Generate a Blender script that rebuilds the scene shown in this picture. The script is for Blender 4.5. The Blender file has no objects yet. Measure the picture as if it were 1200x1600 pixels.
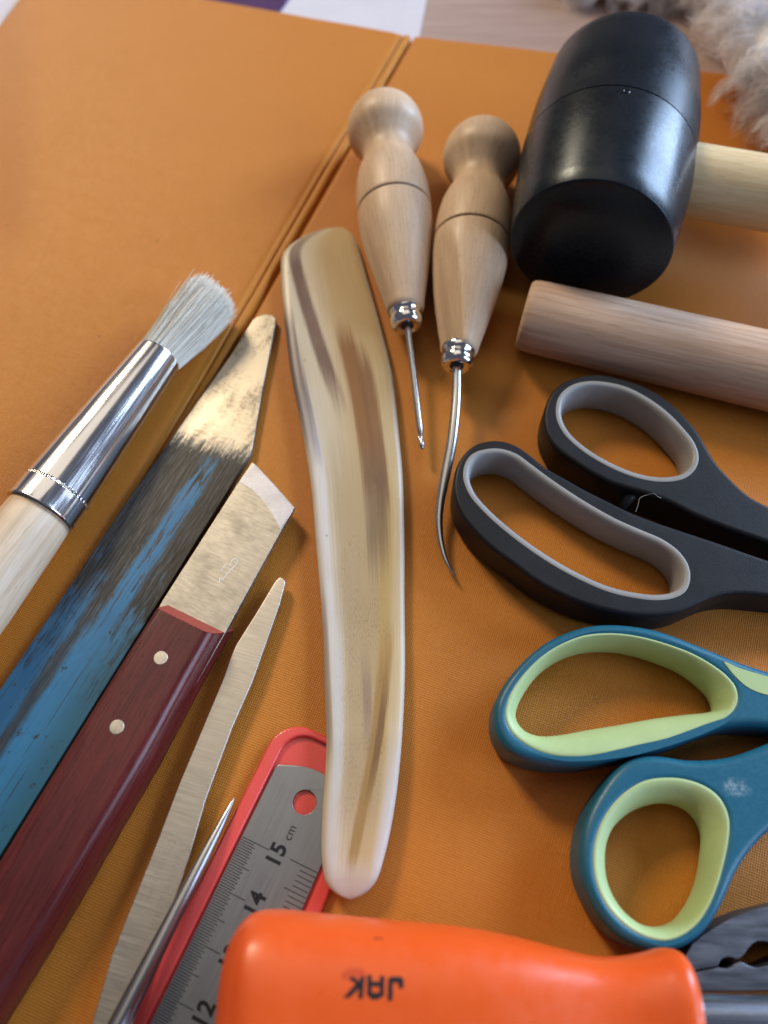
import bpy, bmesh, math, random
from mathutils import Vector, noise as mnoise
from mathutils.bvhtree import BVHTree

# ------------------------------------------------------------------ camera, light, exposure
sc = bpy.context.scene
F = 1250.0                     # focal length in pixels of the 1200 x 1600 photograph
CAM_H = 17.5                   # camera height above the orange cover, cm
TILT = math.radians(27.0)      # optical axis away from straight down
CT, ST = math.cos(TILT), math.sin(TILT)
S = 0.01                       # everything below is in centimetres

cam_d = bpy.data.cameras.new('camera')
cam = bpy.data.objects.new('camera', cam_d)
sc.collection.objects.link(cam)
cam.location = (0, 0, CAM_H * S)
cam.rotation_euler = (TILT, 0, 0)
cam_d.sensor_fit = 'HORIZONTAL'
cam_d.sensor_width = 36.0
cam_d.lens = 36.0 * F / 1200.0
cam_d.clip_start = 0.005
cam_d.clip_end = 50.0
cam_d.dof.use_dof = True
cam_d.dof.focus_distance = 0.178
cam_d.dof.aperture_fstop = 12.5
sc.camera = cam

world = bpy.data.worlds.new('World')
sc.world = world
world.use_nodes = True
bg = world.node_tree.nodes['Background']
bg.inputs[0].default_value = (0.60, 0.62, 0.80, 1)
bg.inputs[1].default_value = 0.15


def area_light(name, loc, target, sx, sy, power, col):
    d = bpy.data.lights.new(name, 'AREA')
    d.shape = 'RECTANGLE'
    d.size, d.size_y = sx, sy
    d.energy = power
    d.color = col
    o = bpy.data.objects.new(name, d)
    sc.collection.objects.link(o)
    o.location = loc
    o.rotation_euler = (Vector(target) - Vector(loc)).to_track_quat('-Z', 'Y').to_euler()
    return o


# a warm room lamp hanging up on the far left, a cool window far right, pale ceiling overhead
area_light('room_lamp', (-0.85, 1.35, 1.18), (0, 0.12, 0), 0.35, 0.40, 26.5, (1.0, 0.80, 0.55))
area_light('window_light', (1.35, 0.85, 0.60), (0.05, 0.12, 0), 0.70, 0.9, 44.0, (0.56, 0.73, 1.0))
area_light('ceiling_bounce', (-0.2, 0.8, 2.0), (0, 0.1, 0), 1.6, 1.2, 6.0, (1.0, 0.88, 0.70))

area_light('second_window_light', (1.25, -0.30, 0.60), (0.0, 0.08, 0), 0.6, 0.9, 13.0, (0.60, 0.74, 1.0))

sc.view_settings.view_transform = 'Standard'
sc.view_settings.look = 'None'
sc.view_settings.exposure = -0.08
sc.view_settings.gamma = 1.0
sc.view_settings.use_curve_mapping = False
sc.render.engine = 'CYCLES'
sc.cycles.use_denoising = True
sc.cycles.caustics_reflective = False
sc.cycles.caustics_refractive = False
sc.cycles.max_bounces = 8

random.seed(7)
COL = sc.collection


# ------------------------------------------------------------------ geometry helpers
def P(px, py, z=0.0):
    """photo pixel -> point in cm on the horizontal plane at height z"""
    u, v = (px - 600) / F, (py - 800) / F
    k = (CAM_H - z) / (CT + ST * v)
    return Vector((u * k, (ST - CT * v) * k, z))


def P2(px, py, z=0.0):
    q = P(px, py, z)
    return Vector((q.x, q.y))


def crop(pts, ox, oy, s):
    return [(ox + x / s, oy + y / s) for x, y in pts]


def empty(name, base, label, cat, group=None):
    o = bpy.data.objects.new(name, None)
    o.empty_display_size = 0.01
    COL.objects.link(o)
    o.location = Vector(base) * S
    tag(o, label, cat, group)
    return o


def tag(o, label=None, cat=None, group=None, kind=None):
    if label: o['label'] = label
    if cat: o['category'] = cat
    if group: o['group'] = group
    if kind: o['kind'] = kind
    return o


def root_base(parent):
    b = Vector((0, 0, 0))
    while parent is not None:
        b = b + parent.location
        parent = parent.parent
    return b / S


def finish(me, name, mat, parent, smooth=35.0, weighted=False):
    if smooth is not None:
        me.shade_smooth()
        me.set_sharp_from_angle(angle=math.radians(smooth))
    o = bpy.data.objects.new(name, me)
    COL.objects.link(o)
    if mat: me.materials.append(mat)
    if parent is not None: o.parent = parent
    if weighted:
        m = o.modifiers.new('weighted', 'WEIGHTED_NORMAL')
        m.keep_sharp = True
        m.weight = 100
    return o


def mk(name, verts, faces, mat, parent=None, uvs=None, smooth=35.0, base=None, weighted=False):
    """verts in cm, world space; uvs one per vertex in cm"""
    b = root_base(parent) if base is None else Vector(base)
    me = bpy.data.meshes.new(name)
    me.from_pydata([(Vector(v) - b) * S for v in verts], [], faces)
    if uvs is not None:
        ul = me.uv_layers.new(name='UVMap')
        for l in me.loops:
            ul.data[l.index].uv = uvs[l.vertex_index]
    bm = bmesh.new(); bm.from_mesh(me)
    bmesh.ops.recalc_face_normals(bm, faces=bm.faces)
    bm.to_mesh(me); bm.free()
    o = finish(me, name, mat, parent, smooth, weighted)
    if base is not None and parent is None:
        o.location = b * S
    return o


def catmull(pts, n=8, closed=True):
    pts = [Vector(p) for p in pts]
    out = []
    m = len(pts)
    rng = range(m) if closed else range(m - 1)
    for i in rng:
        if closed:
            p0, p1, p2, p3 = pts[i - 1], pts[i], pts[(i + 1) % m], pts[(i + 2) % m]
        else:
            p1, p2 = pts[i], pts[i + 1]
            p0 = pts[i - 1] if i > 0 else p1 * 2 - p2
            p3 = pts[i + 2] if i + 2 < m else p2 * 2 - p1
        t0 = 0.0
        t1 = t0 + max((p1 - p0).length, 1e-5) ** 0.5
        t2 = t1 + max((p2 - p1).length, 1e-5) ** 0.5
        t3 = t2 + max((p3 - p2).length, 1e-5) ** 0.5
        for k in range(n):
            t = t1 + (t2 - t1) * k / n
            a1 = p0 * ((t1 - t) / (t1 - t0)) + p1 * ((t - t0) / (t1 - t0))
            a2 = p1 * ((t2 - t) / (t2 - t1)) + p2 * ((t - t1) / (t2 - t1))
            a3 = p2 * ((t3 - t) / (t3 - t2)) + p3 * ((t - t2) / (t3 - t2))
            b1 = a1 * ((t2 - t) / (t2 - t0)) + a2 * ((t - t0) / (t2 - t0))
            b2 = a2 * ((t3 - t) / (t3 - t1)) + a3 * ((t - t1) / (t3 - t1))
            out.append(b1 * ((t2 - t) / (t2 - t1)) + b2 * ((t - t1) / (t2 - t1)))
    if not closed: out.append(pts[-1].copy())
    return out


def ccw(pts):
    a = sum(pts[i - 1].x * pts[i].y - pts[i].x * pts[i - 1].y for i in range(len(pts)))
    return pts if a > 0 else list(reversed(pts))


def resample(pts, n, closed=True):
    q = pts + [pts[0]] if closed else pts
    L = [0.0]
    for i in range(1, len(q)): L.append(L[-1] + (q[i] - q[i - 1]).length)
    out = []; j = 0
    cnt = n if closed else n - 1
    for k in range(n):
        t = L[-1] * k / cnt
        while j < len(q) - 2 and L[j + 1] < t: j += 1
        f = (t - L[j]) / max(L[j + 1] - L[j], 1e-9)
        out.append(q[j].lerp(q[j + 1], min(f, 1)))
    return out


def offset(pts, d):
    """closed ccw 2D contour moved outwards by d"""
    n = len(pts); out = []
    for i in range(n):
        t = pts[(i + 1) % n] - pts[i - 1]
        t.normalize()
        out.append(pts[i] + Vector((t.y, -t.x)) * d)
    return out


def contour(pxs, z, n=6):
    return ccw(catmull([P2(x, y, z) for x, y in pxs], n))


def polygon(pxs, z):
    return ccw([P2(x, y, z) for x, y in pxs])


def solid(name, loops, z0, z1, bevel, mat, parent=None, udir=(1, 0), uorg=(0, 0), res=3, base=None, smooth=50):
    """extruded outline(s) with rounded edges; loops are closed 2D contours in cm (holes by even-odd)"""
    b = root_base(parent) if base is None else Vector(base)
    cu = bpy.data.curves.new('tmp', 'CURVE')
    cu.dimensions = '2D'
    cu.fill_mode = 'BOTH'
    for lp in loops:
        sp = cu.splines.new('POLY')
        sp.points.add(len(lp) - 1)
        for i, q in enumerate(lp):
            sp.points[i].co = (q.x, q.y, 0, 1)
        sp.use_cyclic_u = True
    cu.extrude = max((z1 - z0) / 2 - bevel, 0.0)
    cu.bevel_depth = bevel
    cu.bevel_resolution = res
    cu.offset = -bevel
    co = bpy.data.objects.new('tmp', cu)
    COL.objects.link(co)
    dg = bpy.context.evaluated_depsgraph_get(); dg.update()
    me = bpy.data.meshes.new_from_object(co.evaluated_get(dg))
    bpy.data.objects.remove(co)
    bpy.data.curves.remove(cu)
    me.materials.clear()
    me.name = name
    bm = bmesh.new(); bm.from_mesh(me)
    bmesh.ops.remove_doubles(bm, verts=bm.verts, dist=1e-4)
    bmesh.ops.recalc_face_normals(bm, faces=bm.faces)
    d = Vector(udir).normalized(); e = Vector((-d.y, d.x))
    uv = bm.loops.layers.uv.new('UVMap') if not bm.loops.layers.uv else bm.loops.layers.uv[0]
    zc = (z0 + z1) / 2
    og = Vector(uorg)
    for f in bm.faces:
        for l in f.loops:
            c = Vector((l.vert.co.x, l.vert.co.y)) - og
            l[uv].uv = (c.dot(d), c.dot(e) - l.vert.co.z)
    for v in bm.verts:
        v.co = (v.co + Vector((0, 0, zc)) - b) * S
    bm.to_mesh(me); bm.free()
    o = finish(me, name, mat, parent, smooth, weighted=True)
    if base is not None and parent is None:
        o.location = b * S
    return o


def loft(name, rings, mat, parent=None, cap=True, uvs=None, smooth=40.0, base=None, closed_ring=True):
    n = len(rings[0]); verts = []; faces = []; uv = []
    ulen = 0.0
    for k, r in enumerate(rings):
        if k: ulen += (sum(r, Vector((0, 0, 0))) / n - sum(rings[k - 1], Vector((0, 0, 0))) / n).length
        vl = 0.0
        for i, q in enumerate(r):
            if i: vl += (r[i] - r[i - 1]).length
            verts.append(q)
            uv.append((ulen, vl) if uvs is None else uvs[k][i])
    m = n if closed_ring else n - 1
    for k in range(len(rings) - 1):
        for i in range(m):
            j = (i + 1) % n
            faces.append((k * n + i, k * n + j, (k + 1) * n + j, (k + 1) * n + i))
    if cap:
        faces.append(tuple(range(n)))
        faces.append(tuple(range((len(rings) - 1) * n, len(rings) * n)))
    return mk(name, verts, faces, mat, parent, uv, smooth, base)


def frame(d):
    d = d.normalized()
    side = d.cross(Vector((0, 0, 1))).normalized()
    up = side.cross(d).normalized()
    return side, up


def lathe(name, A, B, prof, mat, parent=None, n=40, power=2.0, squash=1.0, smooth=40.0, base=None, cap=True, roll=0.0):
    """profile [(distance from A in cm along A->B, radius)]; the seam lies underneath"""
    d = (B - A).normalized()
    side, up = frame(d)
    rings = []; uvs = []
    rm = max(r for _, r in prof)
    for s, r in prof:
        ring = []; uv = []
        for i in range(n):
            a = 2 * math.pi * i / n - math.pi / 2 + roll
            c, sn = math.cos(a), math.sin(a)
            k = (abs(c) ** power + abs(sn) ** power) ** (-1 / power)
            ring.append(A + d * s + side * (c * r * k) + up * (sn * r * k * squash))
            uv.append((s, i / n * 2 * math.pi * rm))
        rings.append(ring); uvs.append(uv)
    return loft(name, rings, mat, parent, cap, uvs, smooth, base)


def smooth_prof(pts, n=6):
    q = catmull([Vector((a, b)) for a, b in pts], n, closed=False)
    return [(p.x, max(p.y, 0.0005)) for p in q]


def sweep(name, path, radii, mat, parent=None, n=12, base=None, squash=1.0, cap=True, smooth=50):
    rings = []
    m = len(path)
    for k in range(m):
        d = path[min(k + 1, m - 1)] - path[max(k - 1, 0)]
        side, up = frame(d)
        r = radii[k] if isinstance(radii, (list, tuple)) else radii
        rings.append([path[k] + side * (math.cos(2 * math.pi * i / n - math.pi / 2) * r) + up * (math.sin(2 * math.pi * i / n - math.pi / 2) * r * squash) for i in range(n)])
    return loft(name, rings, mat, parent, cap, None, smooth, base)


# ------------------------------------------------------------------ material helpers
class M:
    def __init__(s, name, col=(0.5, 0.5, 0.5), rough=0.5, metal=0.0, spec=0.5):
        s.m = bpy.data.materials.new(name); s.m.use_nodes = True
        s.t = s.m.node_tree; s.n = s.t.nodes
        s.b = s.n['Principled BSDF']
        s.b.inputs['Base Color'].default_value = (*col, 1)
        s.b.inputs['Roughness'].default_value = rough
        s.b.inputs['Metallic'].default_value = metal
        s.b.inputs['Specular IOR Level'].default_value = spec
        s.nrm = None

    def link(s, a, b): s.t.links.new(a, b)

    def put(s, sock, v):
        if hasattr(v, 'is_output'): s.link(v, sock)
        elif isinstance(v, (tuple, list)) and len(v) == 3 and sock.type == 'RGBA': sock.default_value = (*v, 1)
        else: sock.default_value = v

    def uv(s, sx=1, sy=1, ox=0, oy=0):
        a = s.n.new('ShaderNodeUVMap'); a.uv_map = 'UVMap'
        m = s.n.new('ShaderNodeMapping')
        m.inputs['Scale'].default_value = (sx, sy, 1)
        m.inputs['Location'].default_value = (ox, oy, 0)
        s.link(a.outputs[0], m.inputs['Vector'])
        return m.outputs[0]

    def obj(s, sc_=100):
        a = s.n.new('ShaderNodeTexCoord')
        m = s.n.new('ShaderNodeMapping'); m.inputs['Scale'].default_value = (sc_, sc_, sc_)
        s.link(a.outputs['Object'], m.inputs['Vector'])
        return m.outputs[0]

    def xy(s):
        a = s.n.new('ShaderNodeUVMap'); a.uv_map = 'UVMap'
        p = s.n.new('ShaderNodeSeparateXYZ'); s.link(a.outputs[0], p.inputs[0])
        return p.outputs[0], p.outputs[1]

    def noise(s, vec, scale, detail=3, rough=0.55, dist=0.0):
        x = s.n.new('ShaderNodeTexNoise')
        s.link(vec, x.inputs['Vector'])
        x.inputs['Scale'].default_value = scale; x.inputs['Detail'].default_value = detail
        x.inputs['Roughness'].default_value = rough; x.inputs['Distortion'].default_value = dist
        return x.outputs['Fac']

    def voro(s, vec, scale, feature='F1'):
        x = s.n.new('ShaderNodeTexVoronoi'); x.feature = feature
        s.link(vec, x.inputs['Vector']); x.inputs['Scale'].default_value = scale
        return x.outputs['Distance']

    def wave(s, vec, scale, direction='X', dist=0.0, dscale=1.0):
        x = s.n.new('ShaderNodeTexWave'); x.bands_direction = direction
        s.link(vec, x.inputs['Vector']); x.inputs['Scale'].default_value = scale
        x.inputs['Distortion'].default_value = dist; x.inputs['Detail'].default_value = 2
        x.inputs['Detail Scale'].default_value = dscale
        return x.outputs['Fac']

    def math(s, op, a, b=0.0, c=0.0, clamp=False):
        x = s.n.new('ShaderNodeMath'); x.operation = op; x.use_clamp = clamp
        s.put(x.inputs[0], a); s.put(x.inputs[1], b); s.put(x.inputs[2], c)
        return x.outputs[0]

    def ramp(s, fac, lo, hi, a=0.0, b=1.0):
        x = s.n.new('ShaderNodeMapRange'); x.interpolation_type = 'SMOOTHSTEP'
        s.put(x.inputs['Value'], fac)
        s.put(x.inputs['From Min'], lo); s.put(x.inputs['From Max'], hi)
        s.put(x.inputs['To Min'], a); s.put(x.inputs['To Max'], b)
        return x.outputs['Result']

    def mix(s, fac, a, b, mode='MIX'):
        x = s.n.new('ShaderNodeMix'); x.data_type = 'RGBA'; x.blend_type = mode
        s.put(x.inputs[0], fac); s.put(x.inputs[6], a); s.put(x.inputs[7], b)
        return x.outputs[2]

    def bump(s, h, strength=0.3, dist=0.0002):
        x = s.n.new('ShaderNodeBump')
        x.inputs['Strength'].default_value = strength
        x.inputs['Distance'].default_value = dist
        s.link(h, x.inputs['Height'])
        if s.nrm is not None: s.link(s.nrm, x.inputs['Normal'])
        s.nrm = x.outputs[0]
        s.link(s.nrm, s.b.inputs['Normal'])

    def set(s, **k):
        for a, v in k.items():
            s.put(s.b.inputs[a.replace('_', ' ')], v)
        return s


def col(m, v): m.put(m.b.inputs['Base Color'], v)


# ---- materials
def mat_cloth(name='orange_bookcloth', ca=(0.52, 0.178, 0.014), cb=(0.57, 0.205, 0.020)):
    m = M(name, rough=0.45, spec=0.34)
    v = m.uv()
    wob = m.noise(v, 1.2, 2)
    a = m.wave(m.uv(1, 1), 6.6, 'X', 1.6, 5.0)
    b = m.wave(m.uv(1, 1), 6.2, 'Y', 1.6, 5.0)
    slub = m.noise(m.uv(2.0, 26), 1.0, 3)
    slub2 = m.noise(m.uv(26, 2.0), 1.0, 3)
    h = m.math('ADD', m.math('MULTIPLY', a, 0.55), m.math('MULTIPLY', b, 0.55))
    h = m.math('ADD', h, m.math('MULTIPLY', m.math('ADD', slub, slub2), 0.75))
    big = m.noise(v, 0.35, 3)
    c = m.mix(big, ca, cb)
    tex = m.noise(m.uv(11, 11), 1.0, 4, 0.75)
    c = m.mix(m.ramp(m.math('ADD', h, m.math('MULTIPLY', m.math('SUBTRACT', tex, 0.5), 0.9)), 0.95, 1.65, 0.0, 1.0), m.mix(0.27, c, (0.27, 0.070, 0.005)), m.mix(0.12, c, (0.72, 0.34, 0.08)))  # thread tops: a yellow highlight is painted into the colour, gaps darker
    spot = m.ramp(m.voro(v, 0.55), 0.012, 0.03, 0.6, 0.0)
    c = m.mix(spot, c, (0.09, 0.03, 0.01))
    col(m, c)
    m.bump(m.math('ADD', h, m.math('MULTIPLY', tex, 0.5)), 0.6, 0.00011)
    m.set(Roughness=m.ramp(wob, 0.3, 0.7, 0.43, 0.46))
    m.b.inputs['Sheen Weight'].default_value = 0.12
    m.b.inputs['Sheen Roughness'].default_value = 0.4
    return m.m


def mat_plain(name, c, rough=0.5, metal=0.0, spec=0.5, var=0.1, grain=6.0, bumpd=0.00003, bstr=0.2):
    m = M(name, c, rough, metal, spec)
    v = m.obj()
    f = m.noise(v, grain, 4)
    g = m.noise(v, grain * 0.15, 3)
    k = m.math('ADD', m.math('MULTIPLY', f, 0.5), m.math('MULTIPLY', g, 0.5))
    dark = tuple(x * (1 - var) for x in c); lite = tuple(min(1, x * (1 + var)) for x in c)
    col(m, m.mix(m.ramp(k, 0.3, 0.7), dark, lite))
    m.set(Roughness=m.ramp(g, 0.3, 0.7, rough * 0.85, min(1, rough * 1.2)))
    if bstr: m.bump(f, bstr, bumpd)
    return m.m


def mat_wood(name, c0, c1, rough=0.4, fleck=0.5, along=0.5, across=7.0, ring=0.0, bands=0.35):
    m = M(name, c0, rough, 0, 0.4)
    fine = m.noise(m.uv(along, across), 1.6, 5, 0.6, 0.4)
    band = m.noise(m.uv(along * 0.35, across * 0.17), 1.0, 3, 0.5, 0.8)
    c = m.mix(m.ramp(fine, 0.3, 0.7), c0, c1)
    c = m.mix(m.math('MULTIPLY', m.ramp(band, 0.45, 0.75), bands), c, tuple(x * 0.45 for x in c0))
    fl = m.noise(m.uv(along * 4, across * 3.4, 3, 5), 1.5, 2)
    c = m.mix(m.math('MULTIPLY', m.ramp(fl, 0.62, 0.72), fleck), c, tuple(x * 0.33 for x in c0))
    col(m, c)
    m.set(Roughness=m.ramp(fine, 0.3, 0.7, rough * 0.85, rough * 1.25))
    m.bump(m.math('ADD', fine, m.math('MULTIPLY', fl, -0.6)), 0.18, 0.00012)
    return m.m


def mat_steel(name, c, rough=0.28, along=0.4, across=30.0, stain=0.0, bstr=0.12, var=0.2):
    m = M(name, c, rough, 1.0, 0.5)
    br = m.noise(m.uv(along, across), 1.3, 4, 0.6)
    big = m.noise(m.uv(1.2, 1.2), 1.0, 4, 0.6)
    k = m.mix(m.ramp(br, 0.25, 0.75), tuple(x * (1 - var) for x in c), c)
    k = m.mix(m.math('MULTIPLY', m.ramp(big, 0.45, 0.75), stain), k, tuple(x * 0.35 for x in c))
    col(m, k)
    m.set(Roughness=m.math('ADD', m.ramp(br, 0.2, 0.8, rough * 0.8, rough * 1.3), m.math('MULTIPLY', big, 0.08)))
    m.bump(br, bstr, 0.00004)
    return m.m


CLOTH = mat_cloth()
SPINE = mat_cloth('spine_bookcloth', (0.54, 0.210, 0.020), (0.60, 0.245, 0.028))  # yellower than the boards: frayed edges, and a lit look put into the colour
CHROME = mat_steel('polished_steel', (0.82, 0.82, 0.82), 0.09, 0.3, 14, 0.0, 0.03, 0.05)
NEEDLE = mat_steel('needle_steel', (0.52, 0.53, 0.55), 0.2, 0.3, 20, 0.15, 0.06)
BEECH = mat_wood('pale_beech', (0.58, 0.41, 0.265), (0.66, 0.50, 0.35), 0.42, 0.8, 0.6, 8.0, bands=0.34)

# ------------------------------------------------------------------ table, papers and the orange cover
TZ = -0.32                                                    # table top below the cover
wt = M('table_wood', rough=0.5)
g_ = wt.noise(wt.uv(0.15, 1.6), 1.2, 5, 0.6, 0.6)
wt_c = wt.mix(wt.ramp(g_, 0.3, 0.72), (0.36, 0.25, 0.215), (0.44, 0.33, 0.285))
col(wt, wt_c); wt.bump(g_, 0.15, 0.0002)
tv = [(-60, -50, TZ), (60, -50, TZ), (60, 70, TZ), (-60, 70, TZ)]
table = mk('table_top', tv, [(0, 1, 2, 3)], wt.m, None, [(x, y) for x, y, z in tv], None)
tag(table, kind='structure')

hA, hB = P2(642, 54), P2(395, 482)                             # the hinge between the two boards
HD = (hA - hB).normalized()                                    # along the hinge, away from the camera
HP = Vector((HD.y, -HD.x))                                     # across the hinge, to the right


def cover_top(d):
    """distance along the hinge at which the cover's far edge runs, for a distance d across it"""
    e0, e1, e2 = P2(345, 0), P2(642, 53), P2(1140, 113)
    pts = [(-(e1 - e0).length, (e0 - hA).dot(HD)), (0, (e1 - hA).dot(HD)), ((e2 - e1).length, (e2 - hA).dot(HD))]
    if d < 0:
        return pts[1][1] + d * (pts[1][1] - pts[0][1]) / (0 - pts[0][0])
    return pts[1][1] + d * (pts[2][1] - pts[1][1]) / pts[2][0]


def cover_piece(name, ds, zfun, parent, mat_=None, near=-34.0, step=0.5):
    verts = []; faces = []; uv = []
    rows = int((0 - near) / step) + 1
    for d in ds:
        top = cover_top(d)
        for k in range(rows + 3):
            if k == 0: s, dz = top + 0.0, -0.26
            elif k == 1: s, dz = top - 0.01, -0.06
            elif k == 2: s, dz = top - 0.07, 0.0
            else:
                s = (top - 0.12) + (near - top) * (k - 3) / (rows - 1); dz = 0.0
            q = hA + HP * d + HD * s
            z = zfun(d, s) + dz
            verts.append((q.x, q.y, z)); uv.append((d, s if k > 2 else s + dz))
    m = rows + 3
    for i in range(len(ds) - 1):
        for k in range(m - 1):
            faces.append((i * m + k, (i + 1) * m + k, (i + 1) * m + k + 1, i * m + k + 1))
    return mk(name, verts, faces, mat_ or CLOTH, parent, uv, 60)


def frange(a, b, st):
    n = max(2, int(round((b - a) / st)) + 1)
    return [a + (b - a) * i / (n - 1) for i in range(n)]


def ripple(d, s, amp):
    p = Vector((d * 0.24, s * 0.24, 1.7))
    return amp * (mnoise.noise(p) + 0.35 * mnoise.noise(p * 2.3) + 0.06 * mnoise.noise(p * 7.0))


def z_right(d, s):
    edge = min(max((d - 0.115) / 0.14, 0), 1)
    return -0.09 * (1 - edge) ** 2 - (0.2 if d < 0.112 else 0.0) + ripple(d, s, 0.045) * min(1, d / 1.5) - 0.02


def z_left(d, s):
    e = min(max((-0.46 - d) / 0.2, 0), 1)
    far = max(0.0, -d - 15.2 - 0.62 * max(-13, min(0, s)))  # added slope at the left end, shaped so the cover shades darker there
    rim = -0.3 if d < -14.285 else (-0.06 if d < -14.25 else 0.0)
    return rim - 0.03 * (1 - e) ** 2 + ripple(d, s, 0.030) * min(1, (-0.3 - d) / 2) - 0.02 - 0.16 * min(far, 0.5) ** 2 - 0.16 * max(0, min(far, 2.0) - 0.5)


def z_spine(d, s):
    w = 0.02 * mnoise.noise(Vector((s * 0.9, 3.1, 0)))
    e = 0.03 * mnoise.noise(Vector((s * 1.7, 8.1, 0)))           # slightly frayed right edge
    g0 = 0.02 * mnoise.noise(Vector((s * 0.6, 5.1, 0)))
    if d < -0.32 + g0: return -0.045 + 0.3 * w
    if d < -0.24 + g0: return -0.045 - 0.10 * (1 - abs(d - g0 + 0.28) / 0.04)
    if d < -0.02 + e: return -0.050 + 0.03 * math.sin((d - g0 + 0.24) / 0.24 * math.pi) + w
    return -0.055 + w - 0.24 * min(1, (d + 0.02 - e) / 0.05)


cover = empty('orange_book_cover', P(600, 800), 'orange cloth covered book case lying open under all the tools', 'book cover')
cover_piece('left_board', [-14.30, -14.27, -14.2, -14.1] + frange(-14.0, -1.2, 0.35) + [-0.9, -0.7, -0.62, -0.56, -0.51, -0.48], z_left, cover)
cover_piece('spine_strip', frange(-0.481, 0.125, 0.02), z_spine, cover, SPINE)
cover_piece('right_board', [0.10, 0.115, 0.13, 0.16, 0.2, 0.26, 0.35, 0.5] + frange(0.9, 30, 0.6), z_right, cover)

PAPER = mat_plain('white_paper', (0.60, 0.60, 0.66), 0.6, 0, 0.4, 0.03, 4)
p = solid('paper_sheet', [polygon([(440, -20), (674, -40), (655, 60), (640, 130), (430, 100)], TZ)], TZ + 0.004, TZ + 0.03, 0.004, PAPER, base=P(550, 10, TZ))
tag(p, 'pale white paper sheet behind the orange cover, right of the purple card', 'paper')
p = solid('paper_sheet', [polygon([(-400, -300), (200, -300), (60, 80), (-300, 300)], TZ - 0.5)], TZ + 0.004, TZ + 0.04, 0.004, PAPER, base=P(-10, 0, TZ))
tag(p, 'white paper sheet peeking out at the top left corner of the orange cover', 'paper')
PURPLE = mat_plain('purple_card', (0.045, 0.010, 0.085), 0.5, 0, 0.4, 0.12, 5)
p = solid('purple_card', [polygon([(240, -80), (470, -25), (433, 26), (425, 80), (230, 60)], TZ)], TZ + 0.032, TZ + 0.11, 0.01, PURPLE, base=P(400, 0, TZ))
tag(p, 'deep purple card showing in a sliver behind the orange cover', 'card')

# ------------------------------------------------------------------ black rubber mallet
m = M('black_rubber', (0.012, 0.013, 0.016), 0.36, 0, 0.36)
m.b.inputs['Specular Tint'].default_value = (0.72, 0.86, 1.0, 1)  # the window's blue is put into the rubber's reflections
v = m.obj(); fine = m.noise(v, 9, 5, 0.65); big = m.noise(v, 0.8, 4)
dust = m.ramp(m.noise(v, 34, 2), 0.72, 0.8, 0, 0.35)
scr = m.ramp(m.noise(v, 3.5, 5, 0.75), 0.58, 0.8, 0, 0.06)
c = m.mix(big, (0.005, 0.007, 0.010), (0.014, 0.017, 0.022))
c = m.mix(m.math('ADD', dust, scr, clamp=True), c, (0.20, 0.20, 0.22))
col(m, c); m.set(Roughness=m.ramp(m.math('ADD', m.math('MULTIPLY', fine, 0.5), m.math('MULTIPLY', big, 0.6)), 0.3, 0.8, 0.21, 0.36))
m.bump(fine, 0.09, 0.0002)
RUBBER = m.m
mz = 2.30
mf, me_ = P(921, 386, mz), P(975, 121, mz)
mdir = (me_ - mf).normalized(); mlen = (me_ - mf).length
mallet = empty('rubber_mallet', Vector((mf.x, mf.y, 0)), 'black rubber mallet with pale wooden handle beside the wooden awls', 'mallet')
prof = [(0, 0.001), (0.0, 1.0), (0.0, 2.00), (0.018, 2.035), (0.05, 2.055)]
prof += [(0.5, 2.11), (1.2, 2.20), (2.0, 2.27), (2.7, 2.315), (3.10, 2.328), (3.112, 2.30), (3.14, 2.285), (3.155, 2.30), (3.16, 2.322)]
prof += [(3.6, 2.318), (4.2, 2.31), (4.8, 2.295), (5.4, 2.24), (mlen - 0.7, 2.16), (mlen - 0.40, 2.13), (mlen - 0.32, 2.09), (mlen - 0.30, 2.02), (mlen - 0.30, 0.001)]
lathe('mallet_head', mf, me_, prof, RUBBER, mallet, 72, cap=False, smooth=33)
hd = Vector((mdir.y, -mdir.x, 0))
hc = mf + mdir * 3.14
MHW = mat_wood('waxed_pale_wood', (0.66, 0.50, 0.27), (0.76, 0.62, 0.38), 0.4, 0.35, 0.4, 4.0)
lathe('handle', hc + hd * 2.0, hc + hd * 9, [(0, 0.93), (0.4, 0.94), (3, 0.95), (8, 1.02), (15, 1.12), (18.0, 1.15), (18.4, 1.05), (18.5, 0.7)], MHW, mallet, 40)
# small moulding pit beside the seam
side, up = frame(mdir)
pd = (side * -0.02 + up).normalized()
pit_c = mf + mdir * 2.92 + pd * 2.315
pv = []; pf = []
for k, (r, dz) in enumerate([(0.10, 0.004), (0.075, 0.028), (0.05, 0.004), (0.03, -0.01)]):
    for i in range(14):
        a = i / 14 * 2 * math.pi
        pv.append(pit_c + mdir * (math.cos(a) * r * 0.8) + pd.cross(mdir) * (math.sin(a) * r) + pd * dz)
for k in range(3):
    for i in range(14): pf.append((k * 14 + i, k * 14 + (i + 1) % 14, k * 14 + 14 + (i + 1) % 14, k * 14 + 14 + i))
pf.append(tuple(range(42, 56)))
mk('moulding_pit', pv, pf, RUBBER, mallet, [(0, 0)] * len(pv))

# ------------------------------------------------------------------ wooden rod
ROD = mat_wood('pinkish_beech', (0.48, 0.31, 0.205), (0.63, 0.455, 0.335), 0.55, 0.5, 0.22, 5.0, bands=0.4)
a, b = P(826, 493, 0.96), P(1200, 580, 0.98)
rod = lathe('wooden_rod', a, b, [(-0.14, 0.70), (-0.135, 0.80), (-0.11, 0.86), (-0.05, 0.905), (0.06, 0.93)] + [(0.3, 0.945), (2, 0.96), (6, 0.985), (12, 1.0), (20, 1.0)], ROD, None, 44, base=Vector((a.x, a.y, 0)))
tag(rod, 'pinkish wooden rod with rounded end lying between the mallet and the black scissors', 'rod')


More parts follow.
